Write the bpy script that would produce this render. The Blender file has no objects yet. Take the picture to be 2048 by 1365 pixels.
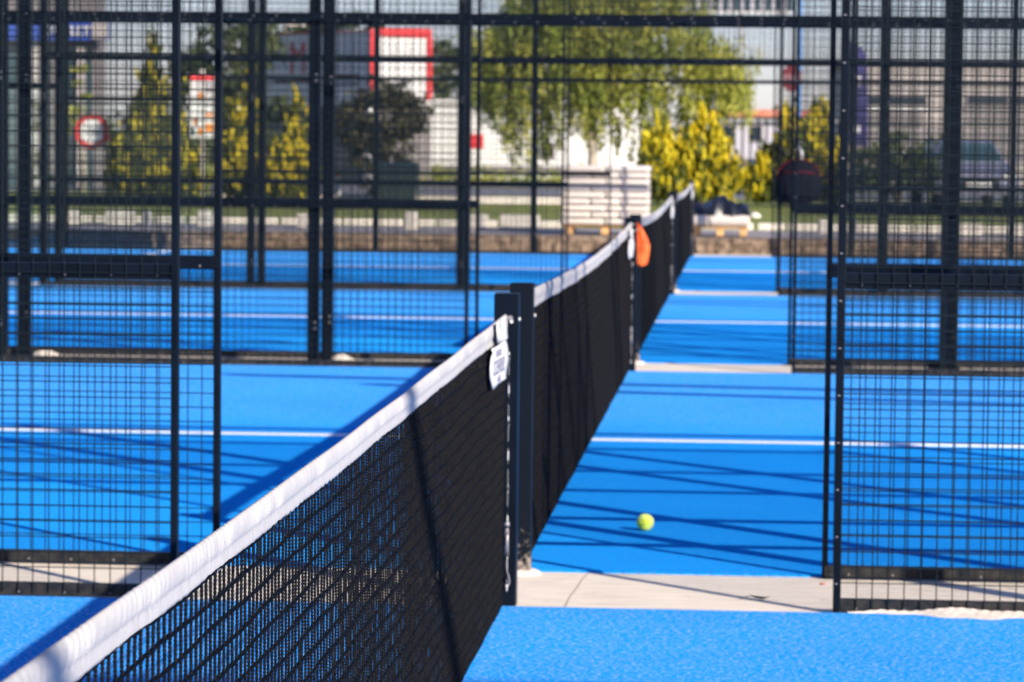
import bpy, bmesh, math, random
import numpy as np
from mathutils import Vector, Matrix
R = math.radians
S = bpy.context.scene
COL = S.collection
rnd = random.Random(7)

# ------------------------------------------------------------------ camera
F_PX, CX, CY, CZ = 6455.7, 0.7869, -10.4248, 1.5146
YAW, PITCH, ROLL = 0.0733, 0.0620, 0.0101
_f0 = Vector((-math.sin(YAW), math.cos(YAW), 0)); _r0 = Vector((math.cos(YAW), math.sin(YAW), 0)); _u0 = Vector((0, 0, 1))
FWD = _f0 * math.cos(PITCH) - _u0 * math.sin(PITCH); _u1 = _u0 * math.cos(PITCH) + _f0 * math.sin(PITCH)
RGT = _r0 * math.cos(ROLL) + _u1 * math.sin(ROLL); UPV = _u1 * math.cos(ROLL) - _r0 * math.sin(ROLL)
CAM = Vector((CX, CY, CZ))
cd = bpy.data.cameras.new('camera'); cam = bpy.data.objects.new('camera', cd); COL.objects.link(cam)
cam.matrix_world = Matrix(((RGT.x, UPV.x, -FWD.x, CX), (RGT.y, UPV.y, -FWD.y, CY), (RGT.z, UPV.z, -FWD.z, CZ), (0, 0, 0, 1)))
cd.sensor_width = 36; cd.lens = 36 * F_PX / 2048; cd.clip_start = 0.05; cd.clip_end = 3000
cd.dof.use_dof = True; cd.dof.focus_distance = 5.3; cd.dof.aperture_fstop = 11.6; cd.dof.aperture_blades = 9
S.camera = cam

def at(px, py, Y):
    """the point on the upright plane Y that a measured picture point stands for (used to survey the far things)"""
    d = FWD + RGT * ((px - 1024) / F_PX) - UPV * ((py - 682.5) / F_PX)
    return CAM + d * ((Y - CY) / d.y)

# ------------------------------------------------------------------ light
SUN = Vector((1.425, -1.50, 1.0)).normalized()
W = bpy.data.worlds.new('World'); S.world = W; W.use_nodes = True
nt = W.node_tree; nt.nodes.clear()
sky = nt.nodes.new('ShaderNodeTexSky'); sky.sky_type = 'NISHITA'; sky.sun_disc = False
sky.sun_elevation = math.asin(SUN.z); sky.sun_rotation = math.atan2(SUN.x, SUN.y)
sky.air_density = 1.0; sky.dust_density = 0.4; sky.ozone_density = 5.0
bg = nt.nodes.new('ShaderNodeBackground'); bg.inputs['Strength'].default_value = 0.095
wo = nt.nodes.new('ShaderNodeOutputWorld')
tint = nt.nodes.new('ShaderNodeMixRGB'); tint.blend_type = 'MULTIPLY'; tint.inputs[0].default_value = 1.0; tint.inputs[2].default_value = (1.09, 0.96, 1.13, 1)
nt.links.new(sky.outputs[0], tint.inputs[1]); nt.links.new(tint.outputs[0], bg.inputs[0]); nt.links.new(bg.outputs[0], wo.inputs[0])
ld = bpy.data.lights.new('sun', 'SUN'); ld.energy = 5.0; ld.angle = R(0.53); ld.color = (1.0, 0.91, 0.77)
sun = bpy.data.objects.new('sun', ld); COL.objects.link(sun); sun.location = (20, -30, 30)
sun.rotation_euler = SUN.to_track_quat('Z', 'Y').to_euler()
S.view_settings.view_transform = 'Standard'; S.view_settings.look = 'None'
S.view_settings.exposure = 0.80; S.view_settings.gamma = 1.0
S.render.engine = 'CYCLES'
S.cycles.max_bounces = 6; S.cycles.diffuse_bounces = 3; S.cycles.glossy_bounces = 3
S.cycles.transmission_bounces = 4; S.cycles.transparent_max_bounces = 12
S.cycles.caustics_reflective = False; S.cycles.caustics_refractive = False
S.cycles.use_denoising = True

# ------------------------------------------------------------------ materials
def mat(name, col, rough=0.6, metal=0.0, spec=0.5, var=0.0, vscale=8.0, bump=0.0, bscale=60.0, col2=None, trans=0.0, sheen=0.0):
    m = bpy.data.materials.new(name); m.use_nodes = True
    t = m.node_tree; b = t.nodes['Principled BSDF']; L = t.links
    b.inputs['Roughness'].default_value = rough; b.inputs['Metallic'].default_value = metal
    b.inputs['Specular IOR Level'].default_value = spec
    b.inputs['Base Color'].default_value = (*col, 1)
    tc = t.nodes.new('ShaderNodeTexCoord')
    if sheen: b.inputs['Sheen Weight'].default_value = sheen
    if var or col2:
        n = t.nodes.new('ShaderNodeTexNoise'); n.inputs['Scale'].default_value = vscale; n.inputs['Detail'].default_value = 5
        L.new(tc.outputs['Object'], n.inputs['Vector'])
        r = t.nodes.new('ShaderNodeValToRGB')
        c2 = col2 if col2 else tuple(min(1, c * (1 + var)) for c in col); c1 = tuple(c * (1 - var) for c in col)
        r.color_ramp.elements[0].position = 0.36; r.color_ramp.elements[1].position = 0.64
        r.color_ramp.elements[0].color = (*c1, 1); r.color_ramp.elements[1].color = (*c2, 1)
        L.new(n.outputs['Fac'], r.inputs['Fac']); L.new(r.outputs['Color'], b.inputs['Base Color'])
    if bump:
        n2 = t.nodes.new('ShaderNodeTexNoise'); n2.inputs['Scale'].default_value = bscale; n2.inputs['Detail'].default_value = 4
        bn = t.nodes.new('ShaderNodeBump'); bn.inputs['Strength'].default_value = bump; bn.inputs['Distance'].default_value = 0.01
        L.new(tc.outputs['Object'], n2.inputs['Vector']); L.new(n2.outputs['Fac'], bn.inputs['Height']); L.new(bn.outputs['Normal'], b.inputs['Normal'])
    if trans:
        o = t.nodes['Material Output']; tr = t.nodes.new('ShaderNodeBsdfTranslucent'); mx = t.nodes.new('ShaderNodeMixShader')
        mx.inputs[0].default_value = trans
        src = b.inputs['Base Color'].links
        if src: L.new(src[0].from_socket, tr.inputs['Color'])
        else: tr.inputs['Color'].default_value = (*col, 1)
        L.new(b.outputs[0], mx.inputs[1]); L.new(tr.outputs[0], mx.inputs[2]); L.new(mx.outputs[0], o.inputs['Surface'])
    return m

def turf_mat():
    m = bpy.data.materials.new('blue_turf'); m.use_nodes = True
    t = m.node_tree; b = t.nodes['Principled BSDF']; L = t.links; N = t.nodes
    tc = N.new('ShaderNodeTexCoord')
    def noise(s, d=3, dist=0.0, stretch=None):
        n = N.new('ShaderNodeTexNoise'); n.inputs['Scale'].default_value = s; n.inputs['Detail'].default_value = d
        n.inputs['Distortion'].default_value = dist
        if stretch:
            mp = N.new('ShaderNodeMapping'); mp.inputs['Scale'].default_value = stretch
            L.new(tc.outputs['Object'], mp.inputs['Vector']); L.new(mp.outputs[0], n.inputs['Vector'])
        else: L.new(tc.outputs['Object'], n.inputs['Vector'])
        return n
    def ramp(src, p0, p1, c0=(0, 0, 0), c1=(1, 1, 1)):
        r = N.new('ShaderNodeValToRGB'); r.color_ramp.elements[0].position = p0; r.color_ramp.elements[1].position = p1
        r.color_ramp.elements[0].color = (*c0, 1); r.color_ramp.elements[1].color = (*c1, 1); L.new(src, r.inputs['Fac']); return r
    def mix(f, a, c):
        x = N.new('ShaderNodeMixRGB'); L.new(f, x.inputs[0])
        for i, v in ((1, a), (2, c)):
            if isinstance(v, tuple): x.inputs[i].default_value = (*v, 1)
            else: L.new(v, x.inputs[i])
        return x
    def mul(a, bb):
        x = N.new('ShaderNodeMath'); x.operation = 'MULTIPLY'; L.new(a, x.inputs[0])
        if isinstance(bb, float): x.inputs[1].default_value = bb
        else: L.new(bb, x.inputs[1])
        return x
    fibre = noise(230, 3); base = ramp(fibre.outputs['Fac'], 0.3, 0.7, (0.0, 0.205, 0.68), (0.0, 0.33, 0.88))
    fleck = ramp(noise(74, 4, 0.7).outputs['Fac'], 0.525, 0.575)
    sp = N.new('ShaderNodeSeparateXYZ'); L.new(tc.outputs['Object'], sp.inputs[0])
    yv = N.new('ShaderNodeMath'); yv.operation = 'DIVIDE'; yv.inputs[1].default_value = 10.9026; L.new(sp.outputs['Y'], yv.inputs[0])
    nz = noise(0.8, 4); ad = N.new('ShaderNodeMath'); ad.operation = 'MULTIPLY_ADD'; ad.inputs[1].default_value = 0.16; L.new(nz.outputs['Fac'], ad.inputs[0]); L.new(yv.outputs[0], ad.inputs[2])
    fr = N.new('ShaderNodeMath'); fr.operation = 'FRACT'; L.new(ad.outputs[0], fr.inputs[0])
    patch = ramp(fr.outputs[0], 0.10, 0.17, (1, 1, 1), (0.12, 0.12, 0.12))
    for (p_, c_) in ((0.60, 0.12), (0.74, 0.85), (0.98, 1.0)): e_ = patch.color_ramp.elements.new(p_); e_.color = (c_, c_, c_, 1)
    sand = mix(mul(fleck.outputs[0], patch.outputs[0]).outputs[0], base.outputs[0], (0.26, 0.42, 0.80))
    grains = ramp(noise(420, 2).outputs['Fac'], 0.70, 0.76)
    drift = ramp(noise(3.1, 5, 0.4).outputs['Fac'], 0.56, 0.68)
    g2 = mix(mul(grains.outputs[0], drift.outputs[0]).outputs[0], sand.outputs[0], (0.50, 0.48, 0.50))
    tone = ramp(noise(0.9, 6, 0.5).outputs['Fac'], 0.34, 0.66, (0.86, 0.86, 0.88), (1, 1, 1))
    mt = N.new('ShaderNodeMixRGB'); mt.blend_type = 'MULTIPLY'; mt.inputs[0].default_value = 1.0; L.new(g2.outputs[0], mt.inputs[1]); L.new(tone.outputs[0], mt.inputs[2])
    L.new(mt.outputs[0], b.inputs['Base Color'])
    b.inputs['Roughness'].default_value = 0.85; b.inputs['Specular IOR Level'].default_value = 0.0
    b.inputs['Sheen Weight'].default_value = 0.45; b.inputs['Sheen Roughness'].default_value = 0.55
    b.inputs['Sheen Tint'].default_value = (0.03, 0.36, 1, 1)
    bn = N.new('ShaderNodeBump'); bn.inputs['Strength'].default_value = 0.9; bn.inputs['Distance'].default_value = 0.006
    L.new(fibre.outputs['Fac'], bn.inputs['Height']); L.new(bn.outputs['Normal'], b.inputs['Normal'])
    return m

def strip_mat():
    m = bpy.data.materials.new('pale_concrete'); m.use_nodes = True
    t = m.node_tree; b = t.nodes['Principled BSDF']; L = t.links; N = t.nodes
    tc = N.new('ShaderNodeTexCoord')
    mp = N.new('ShaderNodeMapping'); mp.inputs['Scale'].default_value = (2.0, 22.0, 1.0); L.new(tc.outputs['Object'], mp.inputs['Vector'])
    n = N.new('ShaderNodeTexNoise'); n.inputs['Scale'].default_value = 2.2; n.inputs['Detail'].default_value = 6; L.new(mp.outputs[0], n.inputs['Vector'])
    r = N.new('ShaderNodeValToRGB'); e = r.color_ramp.elements
    e[0].position = 0.25; e[0].color = (0.54, 0.46, 0.38, 1); e[1].position = 0.6; e[1].color = (0.77, 0.675, 0.56, 1)
    L.new(n.outputs['Fac'], r.inputs['Fac'])
    n2 = N.new('ShaderNodeTexNoise'); n2.inputs['Scale'].default_value = 9; n2.inputs['Detail'].default_value = 8; n2.inputs['Roughness'].default_value = 0.7
    L.new(tc.outputs['Object'], n2.inputs['Vector'])
    r2 = N.new('ShaderNodeValToRGB'); r2.color_ramp.elements[0].position = 0.28; r2.color_ramp.elements[1].position = 0.40
    r2.color_ramp.elements[0].color = (0.62, 0.55, 0.48, 1); r2.color_ramp.elements[1].color = (1, 1, 1, 1)
    L.new(n2.outputs['Fac'], r2.inputs['Fac'])
    mx = N.new('ShaderNodeMixRGB'); mx.blend_type = 'MULTIPLY'; mx.inputs[0].default_value = 1.0
    L.new(r.outputs[0], mx.inputs[1]); L.new(r2.outputs[0], mx.inputs[2])
    L.new(mx.outputs[0], b.inputs['Base Color']); b.inputs['Roughness'].default_value = 0.85
    bn = N.new('ShaderNodeBump'); bn.inputs['Strength'].default_value = 0.35; bn.inputs['Distance'].default_value = 0.004
    L.new(n.outputs['Fac'], bn.inputs['Height']); L.new(bn.outputs['Normal'], b.inputs['Normal'])
    return m

M = {}
M['turf'] = turf_mat(); M['strip'] = strip_mat()
M['line'] = mat('white_fibre', (0.72, 0.74, 0.80), 0.8, var=0.12, vscale=120, bump=0.5, bscale=300)
M['steel'] = mat('black_powder_coat', (0.0025, 0.005, 0.010), 0.42, spec=0.11, var=0.25, vscale=5, bump=0.12, bscale=90)
M['wire'] = mat('black_wire', (0.005, 0.010, 0.013), 0.5, spec=0.18)
M['dusty'] = mat('dusty_black_steel', (0.005, 0.008, 0.013), 0.6, spec=0.2, col2=(0.030, 0.027, 0.026), vscale=22, bump=0.2, bscale=120)
def foot_mat():
    m = mat('sand_splashed_steel', (0.0025, 0.005, 0.010), 0.55, spec=0.11); t = m.node_tree; L = t.links; N = t.nodes; b = N['Principled BSDF']
    tc = N.new('ShaderNodeTexCoord'); sp = N.new('ShaderNodeSeparateXYZ'); L.new(tc.outputs['Object'], sp.inputs[0])
    n = N.new('ShaderNodeTexNoise'); n.inputs['Scale'].default_value = 45; n.inputs['Detail'].default_value = 6; L.new(tc.outputs['Object'], n.inputs['Vector'])
    h = N.new('ShaderNodeMapRange'); h.inputs[1].default_value = 0.0; h.inputs[2].default_value = 0.26; h.inputs[3].default_value = 0.30; h.inputs[4].default_value = -0.30; L.new(sp.outputs['Z'], h.inputs[0])
    a = N.new('ShaderNodeMath'); a.operation = 'ADD'; L.new(n.outputs['Fac'], a.inputs[0]); L.new(h.outputs[0], a.inputs[1])
    r = N.new('ShaderNodeValToRGB'); r.color_ramp.elements[0].position = 0.60; r.color_ramp.elements[1].position = 0.86
    r.color_ramp.elements[0].color = (0.0025, 0.005, 0.010, 1); r.color_ramp.elements[1].color = (0.26, 0.22, 0.19, 1)
    L.new(a.outputs[0], r.inputs['Fac']); L.new(r.outputs[0], b.inputs['Base Color']); return m
M['foot'] = foot_mat()
M['zinc'] = mat('zinc_bolt', (0.30, 0.28, 0.29), 0.45, metal=0.5)
M['band'] = mat('white_band', (0.50, 0.478, 0.472), 0.8, var=0.05, vscale=30, bump=0.25, bscale=260, trans=0.12)
M['cord'] = mat('black_cord', (0.0008, 0.0010, 0.0018), 0.6, spec=0.10, col2=(0.014, 0.0128, 0.0128), vscale=230, bump=0.5, bscale=500)
M['cord2'] = mat('dark_cord', (0.0012, 0.0025, 0.006), 0.75, spec=0.05)
M['tag'] = mat('white_label', (0.60, 0.59, 0.58), 0.6, bump=0.15, bscale=70)
M['ink'] = mat('grey_ink', (0.16, 0.17, 0.26), 0.7)
M['orange'] = mat('orange_cloth', (0.90, 0.10, 0.015), 0.7, col2=(0.95, 0.27, 0.06), vscale=11, trans=0.35, bump=0.2, bscale=120)
M['ball'] = mat('yellow_felt', (0.74, 0.98, 0.05), 0.95, var=0.12, vscale=220, bump=0.8, bscale=420, sheen=0.5)
M['seam'] = mat('ball_seam', (0.75, 0.78, 0.6), 0.8)
M['sand'] = mat('white_sand', (0.68, 0.60, 0.52), 0.95, var=0.12, vscale=60, bump=0.6, bscale=260)
M['leaf'] = mat('dry_leaf', (0.030, 0.030, 0.016), 0.8, var=0.4, vscale=40)
M['scrap'] = mat('red_scrap', (0.45, 0.14, 0.10), 0.7)
M['rubble'] = mat('brown_rubble', (0.13, 0.09, 0.06), 0.95, col2=(0.30, 0.215, 0.15), vscale=9, bump=1.0, bscale=16)
M['cap'] = mat('pinkish_paving', (0.33, 0.29, 0.28), 0.9, var=0.15, vscale=3, bump=0.3, bscale=40)
M['asphalt'] = mat('grey_asphalt', (0.16, 0.16, 0.18), 0.9, var=0.2, vscale=4, bump=0.3, bscale=60)
M['soil'] = mat('bare_soil', (0.20, 0.16, 0.12), 0.95, var=0.3, vscale=2, bump=0.6, bscale=12)
M['grass'] = mat('green_grass', (0.085, 0.115, 0.014), 0.9, col2=(0.22, 0.23, 0.030), vscale=1.6, bump=1.0, bscale=30)
M['kerb'] = mat('white_precast', (0.66, 0.60, 0.52), 0.85, var=0.12, vscale=6, bump=0.2, bscale=40)
M['bag'] = mat('white_sacking', (0.66, 0.59, 0.525), 0.75, var=0.06, vscale=5, bump=0.3, bscale=24)
M['pallet'] = mat('pale_timber', (0.62, 0.36, 0.15), 0.8, var=0.25, vscale=9, bump=0.3, bscale=60)
M['tarp'] = mat('black_sheeting', (0.012, 0.014, 0.022), 0.28, spec=0.6, bump=0.6, bscale=14)
M['brick'] = mat('pink_brick', (0.55, 0.24, 0.19), 0.85, var=0.2, vscale=20)
M['bark'] = mat('tree_bark', (0.16, 0.12, 0.085), 0.95, var=0.4, vscale=8, bump=0.8, bscale=20)
M['birch'] = mat('pale_bark', (0.42, 0.36, 0.31), 0.9, var=0.3, vscale=6, bump=0.5, bscale=20)
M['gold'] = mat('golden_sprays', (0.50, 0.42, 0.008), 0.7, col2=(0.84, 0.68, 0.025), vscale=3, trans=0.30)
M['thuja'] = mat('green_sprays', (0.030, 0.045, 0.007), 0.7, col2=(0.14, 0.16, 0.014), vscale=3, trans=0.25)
M['willow'] = mat('willow_leaves', (0.27, 0.34, 0.055), 0.6, col2=(0.70, 0.66, 0.13), vscale=1.2, trans=0.45)
M['olive'] = mat('dull_leaves', (0.030, 0.032, 0.016), 0.7, col2=(0.085, 0.075, 0.032), vscale=2, trans=0.15)
M['deep'] = mat('deep_green_leaves', (0.035, 0.055, 0.018), 0.7, col2=(0.11, 0.13, 0.035), vscale=1.5, trans=0.2)
M['redpaint'] = mat('red_paint', (0.70, 0.035, 0.04), 0.5, var=0.08)
M['dkred'] = mat('dull_red_paint', (0.17, 0.014, 0.02), 0.6, var=0.1)
M['white'] = mat('white_paint', (0.78, 0.76, 0.74), 0.6, var=0.04)
M['lav'] = mat('lilac_white_panel', (0.46, 0.44, 0.50), 0.6, var=0.04)
M['cream'] = mat('cream_render', (0.47, 0.42, 0.40), 0.85, var=0.08, vscale=1)
M['greyr'] = mat('grey_render', (0.24, 0.215, 0.215), 0.85, var=0.1, vscale=1)
M['dkglass'] = mat('dark_window', (0.02, 0.03, 0.045), 0.12, spec=0.6)
M['teal'] = mat('tinted_glass', (0.035, 0.075, 0.09), 0.12, spec=0.7)
M['blue'] = mat('blue_sign', (0.03, 0.08, 0.42), 0.5, var=0.06)
M['purple'] = mat('violet_cloth', (0.05, 0.042, 0.17), 0.8, var=0.15, vscale=3)
M['bluepole'] = mat('blue_pole', (0.03, 0.17, 0.50), 0.45)
M['greypole'] = mat('grey_pole', (0.38, 0.37, 0.36), 0.5, metal=0.3)
M['amber'] = mat('orange_print', (0.85, 0.28, 0.02), 0.6)
M['ochre'] = mat('brown_print', (0.45, 0.20, 0.08), 0.6)
M['navy'] = mat('navy_nylon', (0.004, 0.005, 0.011), 0.8, spec=0.1, bump=0.4, bscale=120)
M['redtrim'] = mat('dark_red_trim', (0.10, 0.010, 0.016), 0.8, spec=0.1)
M['webbing'] = mat('pale_webbing', (0.45, 0.45, 0.46), 0.8)
M['bin'] = mat('dark_green_plastic', (0.014, 0.028, 0.030), 0.5)
M['carpaint'] = mat('silver_lilac_paint', (0.28, 0.28, 0.38), 0.3, metal=0.3, spec=0.6)
M['tyre'] = mat('black_rubber', (0.012, 0.012, 0.013), 0.85)
M['terra'] = mat('terracotta_roof', (0.50, 0.19, 0.12), 0.85, var=0.2, vscale=4)
M['hedge'] = M['deep']
def glass_mat():
    m = bpy.data.materials.new('clear_glass'); m.use_nodes = True; t = m.node_tree; L = t.links
    t.nodes.remove(t.nodes['Principled BSDF']); o = t.nodes['Material Output']
    tr = t.nodes.new('ShaderNodeBsdfTransparent'); tr.inputs[0].default_value = (0.955, 0.985, 0.98, 1)
    gl = t.nodes.new('ShaderNodeBsdfGlossy'); gl.inputs['Roughness'].default_value = 0.02
    fr = t.nodes.new('ShaderNodeFresnel'); fr.inputs[0].default_value = 1.5; mx = t.nodes.new('ShaderNodeMixShader')
    L.new(fr.outputs[0], mx.inputs[0]); L.new(tr.outputs[0], mx.inputs[1]); L.new(gl.outputs[0], mx.inputs[2]); L.new(mx.outputs[0], o.inputs['Surface'])
    return m
M['glass'] = glass_mat()

# ------------------------------------------------------------------ builders
class MB:
    def __init__(s): s.v = []; s.f = []; s.m = []; s.sm = []
    def add(s, vs, fs, mi=0, smooth=False):
        o = len(s.v); s.v.extend(vs); s.f.extend([tuple(i + o for i in f) for f in fs]); s.m.extend([mi] * len(fs)); s.sm.extend([smooth] * len(fs))
    def box(s, x0, x1, y0, y1, z0, z1, mi=0, bev=0.0):
        if bev:
            b = bev; pts = []
            ring = [(x0 + b, y0), (x1 - b, y0), (x1, y0 + b), (x1, y1 - b), (x1 - b, y1), (x0 + b, y1), (x0, y1 - b), (x0, y0 + b)]
            cx, cy = (x0 + x1) / 2, (y0 + y1) / 2
            def ins(p): return (p[0] + b * (1 if p[0] < cx else -1), p[1] + b * (1 if p[1] < cy else -1))
            lv = [[(*ins(p), z0) for p in ring], [(*p, z0 + b) for p in ring], [(*p, z1 - b) for p in ring], [(*ins(p), z1) for p in ring]]
            for l in lv: pts += l
            fs = [(k * 8 + i, k * 8 + (i + 1) % 8, (k + 1) * 8 + (i + 1) % 8, (k + 1) * 8 + i) for k in range(3) for i in range(8)]
            fs += [tuple(range(7, -1, -1)), tuple(range(24, 32))]
            s.add(pts, fs, mi); return
        vs = [(x0, y0, z0), (x1, y0, z0), (x1, y1, z0), (x0, y1, z0), (x0, y0, z1), (x1, y0, z1), (x1, y1, z1), (x0, y1, z1)]
        s.add(vs, [(0, 3, 2, 1), (4, 5, 6, 7), (0, 1, 5, 4), (1, 2, 6, 5), (2, 3, 7, 6), (3, 0, 4, 7)], mi)
    def tube(s, path, r, n=6, mi=0, cap=True, smooth=True):
        path = [Vector(p) for p in path]; rs = r if isinstance(r, (list, tuple)) else [r] * len(path); vs = []; fs = []
        ref = None
        for k, p in enumerate(path):
            d = (path[min(k + 1, len(path) - 1)] - path[max(k - 1, 0)]).normalized()
            if ref is None: ref = Vector((0, 0, 1)) if abs(d.z) < 0.9 else Vector((1, 0, 0))
            a = d.cross(ref).normalized(); b = a.cross(d); ref = b
            for i in range(n):
                t = 2 * math.pi * (i + 0.5) / n; vs.append(tuple(p + (a * math.cos(t) + b * math.sin(t)) * rs[k]))
        for k in range(len(path) - 1):
            for i in range(n): fs.append((k * n + i, k * n + (i + 1) % n, (k + 1) * n + (i + 1) % n, (k + 1) * n + i))
        if cap: fs += [tuple(range(n - 1, -1, -1)), tuple((len(path) - 1) * n + i for i in range(n))]
        s.add(vs, fs, mi, smooth)
    def disc(s, c, r, axis, t=0.004, n=10, mi=0):
        c = Vector(c); a = Vector(axis).normalized(); s.tube([c, c + a * t], r, n, mi, True, False)
    def lathe(s, prof, n=20, mi=0, c=(0, 0, 0)):
        vs = []; fs = []
        for (r, z) in prof:
            for i in range(n): t = 2 * math.pi * i / n; vs.append((c[0] + r * math.cos(t), c[1] + r * math.sin(t), c[2] + z))
        for k in range(len(prof) - 1):
            for i in range(n): fs.append((k * n + i, k * n + (i + 1) % n, (k + 1) * n + (i + 1) % n, (k + 1) * n + i))
        fs += [tuple(range(n - 1, -1, -1)), tuple((len(prof) - 1) * n + i for i in range(n))]
        s.add(vs, fs, mi, True)
    def prism(s, poly, y0, y1, mi=0):
        """outline in X-Z given thickness along Y"""
        n = len(poly); vs = [(x, y0, z) for x, z in poly] + [(x, y1, z) for x, z in poly]
        fs = [tuple(range(n)), tuple(range(2 * n - 1, n - 1, -1))] + [(i, i + n, (i + 1) % n + n, (i + 1) % n) for i in range(n)]
        s.add(vs, fs, mi)
    def mesh(s, name, mats):
        me = bpy.data.meshes.new(name); me.from_pydata(s.v, [], s.f)
        for m in (mats if isinstance(mats, (list, tuple)) else [mats]): me.materials.append(m)
        me.polygons.foreach_set('material_index', s.m); me.polygons.foreach_set('use_smooth', s.sm); me.update(); return me
    def build(s, name, mats, parent=None, loc=None, rz=0):
        return link(name, s.mesh(name, mats), parent, loc, rz)
def link(name, me, parent=None, loc=None, rz=0):
    o = bpy.data.objects.new(name, me); COL.objects.link(o)
    if parent: o.parent = parent
    if loc: o.location = loc
    if rz: o.rotation_euler.z = rz
    return o
def np_mesh(name, verts, quads, mats, smooth=True):
    me = bpy.data.meshes.new(name); verts = np.asarray(verts, np.float32); quads = np.asarray(quads, np.int32); k = quads.shape[1]
    me.vertices.add(len(verts)); me.vertices.foreach_set('co', verts.ravel())
    me.loops.add(quads.size); me.loops.foreach_set('vertex_index', quads.ravel())
    me.polygons.add(len(quads)); me.polygons.foreach_set('loop_start', np.arange(0, quads.size, k, dtype=np.int32))
    me.polygons.foreach_set('loop_total', np.full(len(quads), k, np.int32))
    me.polygons.foreach_set('use_smooth', np.full(len(quads), smooth))
    for m in (mats if isinstance(mats, (list, tuple)) else [mats]): me.materials.append(m)
    me.update(calc_edges=True); me.validate(); return me
def tag(o, label, cat, group=None, kind=None):
    o['label'] = label; o['category'] = cat
    if group: o['group'] = group
    if kind: o['kind'] = kind
    return o
def thing(name, label, cat, loc=(0, 0, 0), rz=0, group=None):
    o = bpy.data.objects.new(name, None); COL.objects.link(o); o.location = loc; o.rotation_euler.z = rz; o.empty_display_size = 0.2
    return tag(o, label, cat, group)
def struct(o, label, cat): return tag(o, label, cat, None, 'structure')
def text(name, body, size, m, parent, loc, rot, ext=0.001, align='CENTER'):
    c = bpy.data.curves.new(name, 'FONT'); c.body = body; c.size = size; c.extrude = ext; c.align_x = align; c.align_y = 'CENTER'
    c.materials.append(m); o = bpy.data.objects.new(name, c); COL.objects.link(o)
    me = bpy.data.meshes.new_from_object(o.evaluated_get(bpy.context.evaluated_depsgraph_get())); bpy.data.objects.remove(o); bpy.data.curves.remove(c)
    o = bpy.data.objects.new(name, me); COL.objects.link(o); o.parent = parent; o.location = loc; o.rotation_euler = rot
    return o

G = 0.9026; P = 10 + G                       # strip width and court pitch
TZ = 0.2                                     # height of the ground beyond the courts
# ------------------------------------------------------------------ ground and courts
def sheet(name, x0, x1, y0, y1, z, m, label, cat, th=None):
    b = MB()
    if th: b.box(x0, x1, y0, y1, z - th, z)
    else: b.add([(x0, y0, z), (x1, y0, z), (x1, y1, z), (x0, y1, z)], [(0, 1, 2, 3)])
    return struct(b.build(name, m), label, cat)
sheet('ground', -700, 700, -80, 33.9, -0.06, M['soil'], 'bare soil ground under and around the courts', 'ground')
sheet('grass_field', -900, 900, 34.0, 1600, TZ - 0.008, M['grass'], 'green lawn beyond the paved verge behind the courts', 'grass')
sheet('pavement', -60, 60, 34.25, 38.35, TZ - 0.002, M['cap'], 'pinkish grey paved verge behind the last court', 'pavement')
sheet('road', -300, 300, 66, 80, TZ + 0.002, M['asphalt'], 'grey asphalt road crossing behind the lawn', 'road')
for k in range(4):
    y0 = -10 + k * P
    where = ['nearest', 'second', 'third', 'farthest'][k]
    sheet('court_turf', -10, 10, y0 + 0.002, y0 + 9.998, 0.0, M['turf'], where + ' blue artificial turf court with sand flecks', 'court', 0.05)
    b = MB(); ym = y0 + 5
    b.box(-6.95, 6.95, ym - 0.028, ym + 0.026, 0.001, 0.0085)
    for sx in (-6.95, 6.95): b.box(sx - 0.028, sx + 0.028, y0, ym - 0.028, 0.001, 0.011); b.box(sx - 0.028, sx + 0.028, ym + 0.028, y0 + 10, 0.001, 0.011)
    struct(b.build('court_line', M['line']), 'white painted line marking on the %s blue court' % where, 'line marking')
for k in range(5):
    y0 = -P + k * P if k < 4 else 3 * P
    y0 = (k - 1) * P
    sheet('concrete_strip', -10.6, 10.6, y0 - 0.0, y0 + G if k < 4 else y0 + 1.1, -0.008, M['strip'],
          ['pale concrete strip under the camera', 'pale concrete strip with a dry leaf beside the nearest net post', 'pale concrete strip beyond the ball court', 'third pale concrete strip between courts', 'pale concrete edging past the last court'][k], 'concrete strip', 0.05)

M['joint'] = mat('joint_filler', (0.42, 0.36, 0.30), 0.95, var=0.3, vscale=60)
b = MB()
for (xa, xb, xc) in ((0.20, 0.215, 0.235), (-2.95, -2.93, -2.95), (3.3, 3.32, 3.3)):
    pts = [(xa, 0.01), (xa + 0.004, G * .3), (xb, G * .55), (xb + .008, G * .8), (xc, G - .01)]
    for (p0, p1) in zip(pts, pts[1:]): b.add([(p0[0] - .0022, p0[1], -.0060), (p0[0] + .0022, p0[1], -.0060), (p1[0] + .0022, p1[1], -.0060), (p1[0] - .0022, p1[1], -.0060)], [(0, 1, 2, 3)])
struct(b.build('concrete_joint', M['joint']), 'thin dark joints across the nearest concrete strip', 'joint')
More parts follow.
